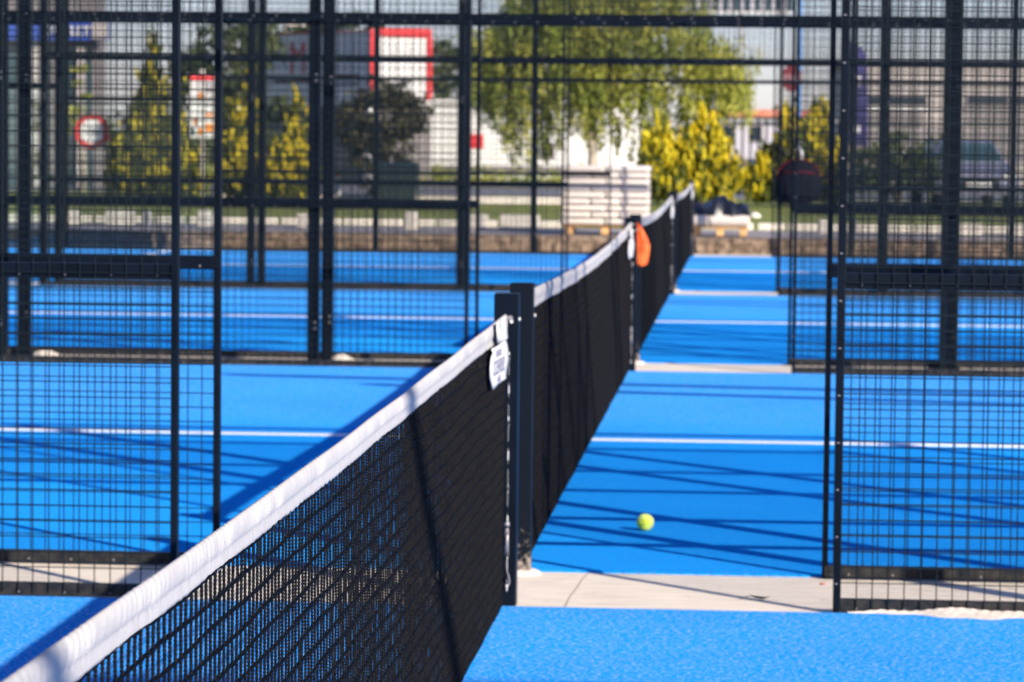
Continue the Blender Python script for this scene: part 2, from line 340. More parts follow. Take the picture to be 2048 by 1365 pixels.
# ------------------------------------------------------------------ mesh fences
HF = 3.62; X0 = 1.07; BAY = [1.096, 2.082, 2.158, 4.205, 4.281, 6.325]
RAILS = [(0.0, 0.04), (1.05, 1.099), (2.30, 2.349), (3.57, 3.62)]
TP = [2.12, 4.243, 6.363]
_cache = {}
def cached(key, fn):
    if key not in _cache: _cache[key] = fn()
    return _cache[key]
def fence_side(t, Y, sx, face, glass=False):
    """face = -1: the mesh looks towards the camera (far side of a court); +1: it looks away. sx = side of the opening"""
    q = lambda a, b: (min(sx * a, sx * b), max(sx * a, sx * b))
    ea, eb = ((1.072, 1.0935) if face < 0 else (1.055, 1.075)) if sx > 0 else (1.078, 1.1005)
    d = -face                                      # direction from the mesh to its posts
    yy = lambda a, b: (min(d * a, d * b), max(d * a, d * b))
    def p_edge():
        b = MB(); b.box(*q(ea, eb), *yy(-0.004, 0.038), -0.005, HF, 0, 0.002)
        if sx > 0 and d > 0:
            for k in range(23): b.box(*q(ea + 0.005, ea + 0.013), -0.0065, 0.0, 0.09 + k * 0.153, 0.0935 + k * 0.153, 1)
        return b.mesh('edge_post', [M['steel'], M['zinc']])
    link('edge_post', cached(('edge', sx, face), p_edge), t)
    def p_post():
        b = MB(); b.box(-0.038, 0.038, *yy(0.046, 0.122), -0.005, HF + 0.02, 0, 0.004)
        b.box(-0.10, 0.10, *yy(0.03, 0.16), -0.007, 0.003, 0, 0.001)
        for sz in (0.25, 0.29, 1.9, 1.94, 2.9): b.disc((0.02, -0.002 if d > 0 else -0.124, sz), 0.006, (0, -1, 0), 0.003, 8, 1)
        return b.mesh('post', [M['steel'], M['zinc']])
    for x in TP: link('post', cached(('post', face), p_post), t, (sx * x, 0, 0))
    if glass: link('post', cached(('post', face), p_post), t, (sx * 8.48, 0, 0)); link('post', cached(('post', face), p_post), t, (sx * 9.95, 0, 0))
    xe = 6.36
    for i, (z0, z1) in enumerate(RAILS[:2]):
        def p_rail():
            b = MB(); b.box(*q(ea + 0.008, xe), *yy(0.006, 0.046), z0, z1, 0, 0.002)
            yb = d * 0.006 if face < 0 else d * 0.046
            for k in range(int((xe - 1.1) / 0.153)):
                if (k * 7 + i * 3) % 11 != 5: b.disc((sx * (1.148 + k * 0.153), yb, z0 + (0.012 if i < 2 else 0.026)), 0.0036, (0, -1, 0), 0.004, 6, 1)
            return b.mesh('rail', [M['dusty'] if i == 0 else M['steel'], M['zinc']])
        link('rail', cached(('rail', sx, face, i), p_rail), t)
    pitch = 0.0513; w = 0.0021
    for i in range(3):
        a, c = BAY[2 * i], BAY[2 * i + 1]
        if i > 0: a -= 0.09
        def p_mesh():
            b = MB(); k0 = math.ceil((a - 1.096) / pitch); k1 = int((c - 1.096) / pitch); rr = random.Random(31 + i)
            for k in range(k0, k1 + 1):
                x = 1.096 + k * pitch + rr.uniform(-0.0012, 0.0012)
                b.tube([(sx * x, 0, 0.012), (sx * (x + rr.uniform(-.001, .001)), 0, 1.8), (sx * x, 0, HF)], w, 5, 0, False)
            z = 0.044 + pitch
            while z < HF:
                zz = z + rr.uniform(-0.001, 0.001)
                b.tube([(sx * a, -d * 0.0035, zz), (sx * c, -d * 0.0035, zz + rr.uniform(-.0015, .0015))], w, 5, 0, False); z += pitch
            return b.mesh('mesh_panel', [M['wire']])
        link('mesh_panel', cached(('mesh', sx, face, i), p_mesh), t)
    if glass:
        for (a, c, h) in ((6.41, 8.43, 2.0), (8.53, 9.90, 3.0)):
            b = MB(); b.box(*q(a, c), -0.006, 0.006, 0.01, h, 0); b.build('glass_pane', M['glass'], t)
            b = MB(); b.box(*q(a, c), *yy(0.012, 0.052), h, h + 0.05); b.build('rail', M['steel'], t)
            if h < 2.5:
                b = MB(); k = 0
                while a + k * pitch < c: b.tube([(sx * (a + k * pitch), 0, h + .05), (sx * (a + k * pitch), 0, HF)], w, 4, 0, False); k += 1
                z = h + 0.09
                while z < HF: b.tube([(sx * a, 0, z), (sx * c, 0, z)], w, 4, 0, False); z += pitch
                b.build('mesh_panel', M['wire'], t)
    return t
def fence(Y, face, label, left=True, glass=False):
    """a whole side fence: both sides of the doorway and the lintel with its mesh above"""
    t = thing('mesh_fence', label, 'fence', (0, Y, 0), 0, 'black welded mesh fences along the court sides')
    d = -face; yy = lambda a, b: (min(d * a, d * b), max(d * a, d * b))
    for sx in ((-1, 1) if left else (1,)): fence_side(t, Y, sx, face, glass and sx < 0)
    for i, (z0, z1) in enumerate(RAILS[2:]):
        def p_rail():
            b = MB(); b.box(-6.36 if left else 0, 6.36, *yy(0.0065, 0.0455), z0, z1, 0, 0.002)
            yb = d * 0.0065 if face < 0 else d * 0.0455
            for k in range(-41, 42):
                if (left or k > 0) and (k * 7 + i * 3) % 11 != 5: b.disc((0.076 + k * 0.153, yb, z0 + 0.026), 0.0042, (0, -1, 0), 0.004, 6, 1)
            return b.mesh('rail', [M['steel'], M['zinc']])
        link('rail', cached(('top', left, face, i), p_rail), t)
    def p_mesh():
        b = MB(); x = -1.045 if left else 0.02; xa = x; w = 0.0021
        while x < 1.07: b.tube([(x, 0, 2.32), (x, 0, HF)], w, 5, 0, False); x += 0.0513
        z = 2.385
        while z < HF: b.tube([(xa - 0.03, -d * 0.0035, z), (1.075, -d * 0.0035, z)], w, 5, 0, False); z += 0.0513
        return b.mesh('mesh_panel', [M['wire']])
    link('mesh_panel', cached(('lintel', left, face), p_mesh), t)
    return t
for k, nm in ((0, 'nearest'), (1, 'second'), (2, 'third')):
    fence(k * P + 0.02, -1, 'black mesh fence on the camera side of the %s concrete strip' % nm, True, k >= 2)
    fence(k * P + G - 0.005, 1, 'black mesh fence on the far side of the %s concrete strip' % nm, True, k >= 2)
fence(3 * P + 0.02, -1, 'farthest black mesh fence, just before the rubble wall', True, True)
fence(-P + 0.02, -1, 'black mesh fence standing just behind the camera', False)

# unseen stand-in masts, added so their arms throw the crossing shadows on the turf
for k in range(-1, 3):
    t = thing('shadow_mast', 'unseen mast added for its shadow, right end of %s' % ['the strip under the camera', 'the strip with the dry leaf', 'the strip beyond the ball court', 'the third concrete strip'][k + 1], 'shadow mast', (12.2, k * P + 0.45, 0), 0, 'unseen masts added for their shadows')
    b = MB(); b.tube([(0, 0, -0.02), (0, 0, 6.0)], [0.06, 0.045], 12); b.box(-.14, .14, -.14, .14, -.008, .012); b.build('pole', M['steel'], t)
    for (z, ya) in ((5.85, 0.5), (5.15, 0.75)) if k >= 0 else ((5.9, 0.0),):
        b = MB(); b.tube([(0.2, -ya * .1, z), (-6.4, ya * 1.6, z)], 0.06, 8); b.build('arm', M['steel'], t)
    for ya in (-0.5, 0.5):
        b = MB(); b.box(-0.3, 0.05, ya - 0.15, ya + 0.15, 5.94, 6.02, 0, .01); b.build('mast_head', M['steel'], t)

# ------------------------------------------------------------------ net posts and nets
def net_post(x, y, d, label):
    """d = +1: the net lies towards +Y of the post"""
    t = thing('net_post', label, 'net post', (x, y, 0), 0, 'square black net posts')
    b = MB(); b.box(-0.04, 0.04, -0.04, 0.04, -0.008, 1.018, 0, 0.003); b.build('upright', M['foot'] if d > 0 else M['steel'], t)
    if d > 0:
        b = MB(); b.lathe([(0.085, 0.0), (0.07, 0.012), (0.052, 0.018), (0.03, 0.02)], 14, 0, (0, 0, -0.009)); b.build('grout_collar', M['sand'], t)
    b = MB(); b.disc((0.0405, d * 0.034, 0.935 if d < 0 else 0.902), 0.006, (1, 0, 0), 0.006, 12); b.build('bolt', M['tag'], t)
    if d < 0: b = MB(); b.disc((0.018, -0.0405, 0.928), 0.0058, (0, -1, 0), 0.006, 12); b.build('bolt', M['tag'], t)
    return t
names = ['nearest', 'second', 'third', 'farthest']
net_post(0, -10.06, 1, 'black square net post beside the camera holding the near end of the front net')
net_post(0, 0.062, -1, 'black square net post with the white care tag, at the end of the front net')
net_post(-0.006, G - 0.055, 1, 'black square net post just behind the tagged post, with a dusty foot')
net_post(0, P + 0.04, -1, 'black square net post carrying the orange cloth')
net_post(0, P + G - 0.045, 1, 'black square net post half hidden behind the orange cloth')
net_post(0, 2 * P + 0.04, -1, 'black square net post on the near edge of the third strip, with hanging white strap')
net_post(0, 2 * P + G - 0.045, 1, 'black square net post on the far edge of the third strip')
net_post(0, 3 * P + 0.04, -1, 'farthest black square net post, in front of the golden bush')

def net(k, label):
    y0 = k * P - 10 + 0.01; y1 = k * P + 10 - 10 - 0.0
    if k > 0: y0 = (k - 1) * P + G + 0.0
    y0 = -10 + k * P; L = 10.0
    detail = (k == 0)
    t = thing('court_net', label, 'net', (0, y0, 0), 0, 'black nets with white bands')
    def ztop(s):
        w = max(0.0, math.sin(math.pi * s))
        return 0.953 - 0.0235 * w ** 1.1 if k == 0 else 0.984 - 0.047 * w
    def zbot(s): u = min(s, 1 - s) * L; return ztop(s) - (0.0595 if k == 0 else 0.066) - (0.028 if k == 0 else 0.012) * math.exp(-u / 0.5)
    # --- band
    n = 2600 if detail else 500
    s = (np.arange(n + 1) / n); yv = s * (L - 0.03) + 0.012
    if detail: s = s
    zt = np.array([ztop(a) for a in s]); zb = np.array([zbot(a) for a in s]); h = zt - zb
    rg = np.random.RandomState(3 + k)
    def wav(w0, w1, m=10):
        a = np.zeros(n + 1)
        for _ in range(m): a += np.sin(2 * np.pi * yv / rg.uniform(w0, w1) + rg.uniform(0, 6.28))
        return a / math.sqrt(m)
    amp = 0.5 + 0.5 * np.clip(wav(0.25, 0.7), -1, 1)
    rip = wav(0.024, 0.048, 6) * amp; big = wav(0.7, 1.9) * (0.0009 if detail else 0.002); edge = wav(0.03, 0.08, 6) * 0.0006 + wav(0.2, 0.6) * 0.0008
    prof = [(-0.0030, 0.0), (-0.0035, 0.25), (-0.0062, 0.42), (-0.0075, 0.66), (-0.0062, 0.88), (-0.003, 0.985), (0.003, 1.0), (0.0062, 0.9), (0.0078, 0.74), (0.0076, 0.58), (0.0060, 0.46), (0.0040, 0.40), (0.0034, 0.34), (0.0040, 0.20), (0.0038, 0.08), (0.0030, 0.0)]
    ripw = [0, 0, .5, 1, .8, .3, .3, .8, 1, 1, .95, .6, .1, .10, .05, 0]
    V = []
    for (px, pz), w in zip(prof, ripw):
        ph = np.roll(rip, int(pz * 3) if detail else 0)
        V.append(np.stack([px + big + np.sign(px) * w * ph * 0.0021, yv, zb + pz * h + edge * (1 - pz) + w * 0.0005 * ph], 1))
    V = np.stack(V, 1); m = len(prof); idx = np.arange((n + 1) * m).reshape(n + 1, m)
    Q = np.stack([idx[:-1, :], np.roll(idx[:-1, :], -1, 1), np.roll(idx[1:, :], -1, 1), idx[1:, :]], -1).reshape(-1, 4)
    link('net_band', np_mesh('net_band', V.reshape(-1, 3), Q, M['band']), t)
    # --- netting
    cell = 0.0415; nc = int((L - 0.05) / cell); rows = 22
    xo = np.interp
    bigf = lambda y: np.interp(y, yv, big)
    zbf = lambda y: np.interp(y, yv, zb)
    # a soft fold runs down the netting where it hangs slack
    fold = lambda y, z: 0.0
    Vs = []; Qs = []; off = 0
    for c in range(nc + 1):
        y = 0.025 + c * cell + (rg.uniform(-0.0012, 0.0012) if detail else 0)
        ztopc = float(zbf(y)) + 0.004
        near = detail and y > 2.2
        step = 0.00155 if near else (0.04 if not detail else 0.0415)
        zz = np.append(np.arange(0.006, ztopc - step * .3, step), ztopc); r0 = 0.00242 if detail else 0.0022
        nn = 6 if near else 4
        if near:
            ph = rg.uniform(0, 6.28); rad = r0 * (1.0 + 0.20 * np.sin(2 * np.pi * zz / 0.0062 + ph)) 
            fr = (zz / cell) % 1.0; rad = rad + 0.0005 * np.exp(-((np.minimum(fr, 1 - fr) * cell) / 0.004) ** 2)
        else: rad = np.full(len(zz), r0)
        p1, p2 = rg.uniform(0, 6.28, 2)
        oy = (0.0016 * np.sin(zz * 31 + p1) + 0.0012 * np.sin(zz * 73 + p2)) if detail else 0 * zz
        oxv = 0.00035 * np.sin(zz * 22 + p2) + float(bigf(y)) * np.clip(0.35 + zz / ztopc, 0, 1) + 0.0006 * np.sin(y * 2.3 + zz * 5)
        a = np.arange(nn) * 2 * np.pi / nn
        v = np.stack([oxv[:, None] + rad[:, None] * np.cos(a), y + oy[:, None] + rad[:, None] * np.sin(a), np.repeat(zz[:, None], nn, 1)], -1)
        ii = np.arange(len(zz) * nn).reshape(len(zz), nn) + off
        Qs.append(np.stack([ii[:-1], np.roll(ii[:-1], -1, 1), np.roll(ii[1:], -1, 1), ii[1:]], -1).reshape(-1, 4)); Vs.append(v.reshape(-1, 3)); off += v.shape[0] * nn
    link('net_mesh', np_mesh('net_mesh', np.concatenate(Vs), np.concatenate(Qs), M['cord']), t)
    Vs = []; Qs = []; off = 0; yy = np.arange(0.012, L - 0.012, cell / 2 if detail else 0.25); nn = 6
    for r in range(rows):
        f = r / (rows - 1); p1 = rg.uniform(0, 6.28)
        zz = 0.010 + (zbf(yy) - 0.010) * f + 0.0022 * np.sin(yy * 9 + p1) + (rg.uniform(-0.0012, 0.0012, len(yy)) if detail else 0)
        xx = bigf(yy) * np.clip(0.35 + f, 0, 1) + 0.0006 * np.sin(yy * 2.3 + zz * 5)
        rad = ((0.0032 if detail else 0.0036) if 0 < r < rows - 1 else 0.0040) * (1 + (0.18 * rg.uniform(-1, 1, len(yy)) if detail else 0 * yy)); a = np.arange(nn) * 2 * np.pi / nn
        v = np.stack([xx[:, None] + rad[:, None] * np.cos(a), np.repeat(yy[:, None], nn, 1), zz[:, None] + rad[:, None] * np.sin(a)], -1)
        ii = np.arange(len(yy) * nn).reshape(len(yy), nn) + off
        Qs.append(np.stack([ii[:-1], np.roll(ii[:-1], -1, 1), np.roll(ii[1:], -1, 1), ii[1:]], -1).reshape(-1, 4)); Vs.append(v.reshape(-1, 3)); off += v.shape[0] * nn
    link('cross_cord', np_mesh('cross_cord', np.concatenate(Vs), np.concatenate(Qs), M['cord2']), t)
    # --- far end fittings: side rope, hook, strap
    ye = L - 0.012
    b = MB(); b.tube([(0.010 + 0.004 * math.cos(i * 1.1), ye + 0.004 * math.sin(i * 1.1), 0.03 + i * 0.0125) for i in range(66)], 0.0020, 5); b.build('side_rope', M['cord'], t)
    b = MB(); b.tube([(0.0132, ye + 0.002, 0.05 + i * 0.004) for i in range(196)], [0.0023 if (i % 27) < 6 + (i // 27) % 3 else 0.0005 for i in range(196)], 5); b.build('stitching', M['tag'], t)
    b = MB()
    b.tube([(0.012, ye + 0.004, 0.255), (0.012, ye + 0.006, 0.165)], 0.0065, 8); b.tube([(0.012, ye + 0.004, 0.275), (0.012, ye + 0.004, 0.262)], 0.009, 8)
    b.tube([(0.012, ye + 0.006, 0.165), (0.012, ye + 0.006, 0.115), (0.018, ye + 0.016, 0.095), (0.020, ye + 0.022, 0.075), (0.014, ye + 0.02, 0.062), (0.006, ye + 0.012, 0.066)], 0.0032, 6)
    b.build('tension_hook', M['zinc'], t)
    b = MB(); zc = ztop(1.0); b.tube([(0.004, L - 0.05, zc - 0.012), (0.004, L + 0.03, zc - 0.010)], 0.0045, 8); b.disc((0.016, L - 0.004, zc - 0.012), 0.008, (0, -1, 0), 0.008, 10); b.build('top_cable', M['zinc'], t)
    return t, ztop
nets = [net(0, 'black knotted net with white gathered top band filling the foreground')[0],
        net(1, 'black net with white band behind the tagged net post, next to the tennis ball')[0],
        net(2, 'black net with white band starting behind the orange cloth')[0],
        net(3, 'farthest black net with white band below the golden bush')[0]]

# the white care tag that hangs from the band at the far end of every net
def atx(px, py, X):
    d = FWD + RGT * ((px - 1024) / F_PX) - UPV * ((py - 682.5) / F_PX); return CAM + d * ((X - CX) / d.x)
def sheet_tag(name, rows, m, parent, th=0.003):
    """rows from top to bottom: (left point, right point); each a point of the hanging cloth"""
    b = MB(); nj = 8; vs = []; fs = []
    for i, (l, r) in enumerate(rows):
        l, r = Vector(l), Vector(r)
        for j in range(nj + 1): g = j / nj; p = l.lerp(r, g); vs.append((p.x + 0.0022 * math.sin(g * 6 + i * 1.3), p.y, p.z))
    n = len(rows)
    for i in range(n - 1):
        for j in range(nj): a = i * (nj + 1) + j; fs.append((a, a + nj + 1, a + nj + 2, a + 1))
    b.add(vs, fs, 0, True); o = b.build(name, m, parent); md = o.modifiers.new('thick', 'SOLIDIFY'); md.thickness = th; md.offset = 0
    return o
Q = lambda px, py, X: atx(px, py, X) - Vector((0, -9.99, 0))
flap_rows = [(Q(994, 645, .0175), Q(1011, 640, .019)), (Q(993, 660, .019), Q(1013, 656, .021)), (Q(994, 676, .019), Q(1015, 676, .023)), (Q(997, 688, .018), Q(1012, 681, .022))]
tag_rows = [(Q(984, 698, .017), Q(1013, 681, .029)), (Q(985, 706, .018), Q(1013.5, 688, .030)), (Q(982.5, 716, .019), Q(1015, 700, .033)), (Q(982, 735, .019), Q(1018, 717, .036)), (Q(982, 755, .018), Q(1015.5, 738, .033)), (Q(984, 772, .017), Q(1012.5, 753, .029)), (Q(985, 779, .017), Q(1011, 757, .028))]
for k in range(4):
    fl = sheet_tag('label_flap', flap_rows, M['tag'], nets[k]); tg = sheet_tag('care_tag', tag_rows, M['tag'], nets[k])
    if k: continue
    u = (Vector(tag_rows[3][1]) - Vector(tag_rows[3][0])); u.z = 0; ang = math.atan2(u.y, u.x)
    for (body, sz, px, py, X) in (('VELL PRO', .030, 999, 706, .0285), ('CLENTUZ', .062, 1000, 733, .0305), ('PADEL', .028, 999, 757, .027)):
        c = Q(px, py, X); text('lettering', body, sz, M['ink'], tg, c, (R(90), 0, ang), .0004)
    c = Q(1001, 652, .0225); text('lettering', 'M', .03, M['ink'], fl, c, (R(90), 0, ang), .0004)

# ------------------------------------------------------------------ tennis ball
b = MB(); bm = bmesh.new(); bmesh.ops.create_uvsphere(bm, u_segments=48, v_segments=32, radius=0.0335)
me = bpy.data.meshes.new('tennis_ball')
for v in bm.verts: v.co *= 1 + rnd.uniform(-0.006, 0.006)
bm.to_mesh(me); bm.free(); me.materials.append(M['ball'])
for p in me.polygons: p.use_smooth = True
ball = tag(link('tennis_ball', me, None, (0.395, 2.106, 0.0335)), 'bright yellow green tennis ball resting on the blue court', 'ball'); ball.rotation_euler = (R(50), R(25), R(40))
b = MB(); pts = []
for i in range(81):
    a = 2 * math.pi * i / 80; A = 0.44; v = Vector((math.cos(a) - A * math.cos(3 * a) * -1, math.sin(a) - A * math.sin(3 * a), 1.35 * math.sin(2 * a))).normalized() * 0.0333; pts.append(v)
b.tube(pts, 0.0009, 5); b.build('seam', M['seam'], ball)

# ------------------------------------------------------------------ orange cloth on the third post
def cloth():
    b = MB(); nx, nz = 16, 26; out = [(0.0, 0.006), (0.08, .026), (0.22, .050), (0.40, .078), (0.55, .092), (0.72, .088), (1.0, .074)]
    vs = []; fs = []
    for i in range(nz + 1):
        f = i / nz; w = 0.94 * np.interp(f, [o[0] for o in out], [o[1] for o in out]); z = 0.982 - 0.278 * f
        for j in range(nx + 1):
            g = j / nx; vs.append((0.0415 + w * g, P + 0.006 + 0.006 * math.sin(g * 6.5 + f * 2.0) * min(1, f * 3) + 0.003 * math.sin(f * 13 + g * 4), z - 0.022 * g * (f > .9) * (f - .9) * 10 * -0.3 - 0.012 * math.sin(g * 3) * f))
    for i in range(nz):
        for j in range(nx): a = i * (nx + 1) + j; fs.append((a, a + 1, a + nx + 2, a + nx + 1))
    b.add(vs, fs, 0, True)
    vs = []; fs = []          # the part that runs behind the post and its short end on the left
    path = [(0.0415, P + 0.004), (0.044, P + 0.05), (0.040, P + 0.086), (0.0, P + 0.088), (-0.042, P + 0.086), (-0.050, P + 0.07), (-0.062, P + 0.064), (-0.078, P + 0.06)]
    for i, (x, y) in enumerate(path):
        h = 0.022 if i < 5 else 0.03 - 0.008 * (i - 5); zc = 0.975 - 0.006 * i - 0.02 * max(0, i - 4)
        vs += [(x, y, zc + h / 2), (x, y, zc - h / 2)]
    for i in range(len(path) - 1): fs.append((2 * i, 2 * i + 2, 2 * i + 3, 2 * i + 1))
    b.add(vs, fs, 0, True)
    o = b.build('cloth_strip', M['orange']); md = o.modifiers.new('thick', 'SOLIDIFY'); md.thickness = 0.0015
    return tag(o, 'bright orange cloth strip tied round the top of a net post', 'cloth')
cloth()

# ------------------------------------------------------------------ sand drift, leaf, scrap on the strip
def drift():
    nx, ny = 160, 14; x0, x1 = 1.12, 2.3; vs = []; fs = []
    for i in range(nx + 1):
        x = x0 + (x1 - x0) * i / nx; f = i / nx
        w = 0.030 + 0.050 * math.exp(-((x - 1.52) / 0.16) ** 2) + 0.02 * math.sin(x * 9) + 0.012 * math.sin(x * 41); w *= min(1, f * 12, (1 - f) * 5)
        w = max(w, 0.003); hgt = 0.005 + 0.014 * math.exp(-((x - 1.50) / 0.17) ** 2) + 0.003 * math.sin(x * 27)
        for j in range(ny + 1):
            g = j / ny; y = 0.017 - w * g; z = hgt * (1 - g) ** 1.4 * min(1, f * 12, (1 - f) * 5) + 0.0022 * math.sin(x * 170 + g * 9) * (1 - g) * 0.5 + (0.0012 if j < ny else -0.002)
            vs.append((x, y, z))
    for i in range(nx):
        for j in range(ny): a = i * (ny + 1) + j; fs.append((a, a + 1, a + ny + 2, a + ny + 1))
    b = MB(); b.add(vs, [tuple(reversed(f)) for f in fs], 0, True); o = b.build('sand', M['sand'])
    tag(o, 'pale sand drifted against the foot of the right fence', 'sand', None, 'stuff')
drift()
b = MB(); vs = []; fs = []
for i in range(15):
    f = i / 14; w = 0.007 * math.sin(math.pi * min(1, f * 1.05)) ** 0.7 + 0.0006
    for j in range(5): g = j / 4 - 0.5; vs.append((f * 0.075, g * 2 * w + 0.006 * math.sin(f * 5), 0.004 + 0.012 * abs(g) * 2 * w / 0.013 + 0.012 * (2 * f - 1) ** 2))
for i in range(14):
    for j in range(4): a = i * 5 + j; fs.append((a, a + 5, a + 6, a + 1))
b.add(vs, fs, 0, True); b.tube([(-0.03, -0.004, 0.004), (-0.012, -0.002, 0.008), (0, 0, 0.012)], 0.0013, 5)
tag(b.build('dry_leaf', M['leaf'], None, (0.80, 0.315, -0.008), R(-14)), 'curled dry brown leaf lying on the pale concrete strip', 'leaf')
b = MB(); b.box(-0.010, 0.010, -0.004, 0.004, 0, 0.007, 0, 0.002)
tag(b.build('red_scrap', M['scrap'], None, (1.055, 0.72, -0.008), 0.3), 'small red plastic scrap at the foot of the right fence post', 'scrap')
for (x, y, s_, lb) in ((-2.02, P + G - 0.10, 0.05, 'pale pile of sand at the foot of the fence post left of the second net'), (-4.10, P + G - 0.09, 0.06, 'pale pile of sand at the foot of the leftmost fence post')):
    b = MB(); b.lathe([(0.001 + s_ * 2.0, -0.002), (s_ * 1.4, 0.012), (s_ * 0.9, 0.026), (s_ * 0.4, 0.036), (0.002, 0.039)], 16)
    tag(b.build('sand_pile', M['sand'], None, (x, y, -0.008)), lb, 'sand pile', 'small sand piles by the posts')

# ------------------------------------------------------------------ rubble wall and kerbs
def wall():
    b = MB(); nx = 420; prof = [(0.0, -0.06), (0.0, 0.03), (0.005, 0.09), (0.004, 0.15), (0.02, 0.205), (0.38, 0.215)]
    rr = random.Random(5); vs = []; fs = []
    for i in range(nx + 1):
        x = -15 + 27 * i / nx
        for j, (y, z) in enumerate(prof): vs.append((x + rr.uniform(-.02, .02), 33.86 + y + (rr.uniform(-.03, .025) if j < 5 else 0), z + (rr.uniform(-.012, .012) if 0 < j < 5 else 0)))
    m = len(prof)
    for i in range(nx):
        for j in range(m - 1): a = i * m + j; fs.append((a, a + m, a + m + 1, a + 1))
    b.add(vs, fs, 0, False); b.box(-15, 12, 34.2, 34.26, -0.06, 0.196)
    tag(b.build('rubble_wall', M['rubble']), 'low brown rubble retaining wall behind the farthest court', 'wall')
wall()
GK = 'white kerb blocks laid along the verge'
km = []
for i in range(3):
    b = MB(); w = [0.44, 0.40, 0.46][i]; b.box(-w / 2, w / 2, -0.06, 0.06, 0, 0.105, 0, 0.008); km.append(b.mesh('kerb_block', [M['kerb']]))
x = at(-30, 450, 38.5).x; i = 0
while x < at(2080, 450, 38.5).x:
    px = 1500 + (x - .787) / 48.9 * 6456
    if not (1110 < px < 1300):
        o = link('kerb_block', km[i % 3], None, (x, 38.5 + rnd.uniform(-.03, .03), TZ), rnd.uniform(-.02, .02)); tag(o, 'white kerb block in the long low row at the edge of the lawn', 'kerb', GK)
    x += 0.47 + rnd.uniform(0, 0.03); i += 1
for (x0, x1, yt, Y, lb) in ((213, 268, 420, 37.0, 'widest tall white concrete block on the verge, far left'), (288, 300, 424, 37.0, 'narrow white concrete block beside the widest one at far left'), (396, 424, 421, 37.0, 'tall white concrete block on the verge under the menu board'), (130, 158, 420, 37.0, 'tall white concrete block on the verge under the round sign'), (596, 612, 427, 37.0, 'tall white block just left of the thick double fence post'),
                            (812, 834, 424, 36.6, 'slim tall white concrete block on the verge below the dark bin'), (1001, 1080, 430, 37.4, 'long white concrete block left of the sack stack'), (941, 976, 429, 37.4, 'short white concrete block left of the long one'), (1637, 1664, 440, 37.2, 'tall white concrete block right of the timber pallet'), (1702, 1714, 440, 37.2, 'narrow tall white block beside the right fence post'), (1918, 1962, 448, 36.3, 'wide white concrete block below the parked car'), (2018, 2052, 449, 36.3, 'white concrete block at the right picture edge')):
    a, c = at(x0, yt, Y), at(x1, yt, Y); b = MB(); w = c.x - a.x; h = a.z - TZ; b.box(-w / 2, w / 2, -0.12, 0.12, 0, h, 0, 0.012)
    tag(b.build('concrete_block', M['kerb'], None, ((a.x + c.x) / 2, Y, TZ), rnd.uniform(-.05, .05)), lb, 'concrete block', 'tall white blocks standing on the verge')
# second kerb before the road
km2 = MB(); km2.box(-0.48, 0.48, -0.08, 0.08, 0, 0.15, 0, 0.01); km2 = km2.mesh('kerb_block', [M['kerb']])
x = at(420, 400, 56.5).x
while x < at(1110, 400, 56.5).x:
    tag(link('kerb_block', km2, None, (x, 56.5, TZ), rnd.uniform(-.01, .01)), 'long white kerb block in the far row before the road', 'kerb', 'white kerb blocks in the far row'); x += 0.98

# ------------------------------------------------------------------ pallets and sacks
def sack(w, d, h, seed):
    rr = random.Random(seed); b = MB(); nx, ny = 12, 10; vs = []; fs = []
    for side_ in (1, -1):
        for i in range(nx + 1):
            for j in range(ny + 1):
                u, v = 2 * i / nx - 1, 2 * j / ny - 1
                k = (1 - abs(u) ** 10) * (1 - abs(v) ** 10); k = max(k, 0) ** 0.2
                vs.append((u * w / 2, v * d / 2, h / 2 + side_ * h / 2 * (0.74 + 0.26 * k) * (0.985 + 0.03 * rr.random())))
    n1 = (nx + 1) * (ny + 1)
    for i in range(nx):
        for j in range(ny):
            a = i * (ny + 1) + j; f = (a, a + ny + 1, a + ny + 2, a + 1); fs.append(f); fs.append(tuple(reversed([q_ + n1 for q_ in f])))
    ring = [i * (ny + 1) for i in range(nx + 1)] + [nx * (ny + 1) + j for j in range(1, ny + 1)] + [i * (ny + 1) + ny for i in range(nx - 1, -1, -1)] + [j for j in range(ny - 1, 0, -1)]
    for a, c in zip(ring, ring[1:] + ring[:1]): fs.append((a, a + n1, c + n1, c))
    b.add(vs, fs, 0, True); return b.mesh('cement_sack', [M['bag']])
def pallet(cx, cy, w, d, label):
    w -= 0.05; d -= 0.10
    t = thing('timber_pallet', label, 'pallet', (cx, cy, TZ + 0.012), 0, 'timber pallets on the verge')
    b = MB()
    for i in range(6): y = -d / 2 + (d - 0.1) * i / 5; b.box(-w / 2, w / 2, y, y + 0.1, 0.112, 0.128, 0, .003)
    b.build('deck', M['pallet'], t)
    for fx in (-0.42, 0.0, 0.42):
        b = MB()
        for fy in (-0.46, 0, 0.46): b.box(fx * w - 0.05, fx * w + 0.05, fy * d - 0.05 * (fy + .5), fy * d + 0.1 - 0.1 * (fy + .5), 0.022, 0.098, 0, .004)
        b.box(fx * w - 0.05, fx * w + 0.05, -d / 2, d / 2, 0.0, 0.0215); b.build('bearer', M['pallet'], t)
    b = MB()
    for fy in (-0.47, 0.0, 0.39): b.box(-w / 2, w / 2, fy * d, fy * d + 0.09, 0.0985, 0.1115, 0, .003)
    b.build('cross_board', M['pallet'], t)
A, B_ = at(1120, 470, 34.9), at(1297, 470, 34.9); cw = B_.x - A.x; cxm = (A.x + B_.x) / 2; cyp = 34.9 + 0.5
pallet(cxm, cyp, cw, 1.0, 'timber pallet under the tall stack of white sacks')
m2 = sack(cw / 2 - 0.006, 0.98, 0.118, 1); m3 = [sack(cw / 3 - 0.006, 0.98, 0.118, 2), sack(cw / 3 - 0.004, 0.97, 0.118, 3)]
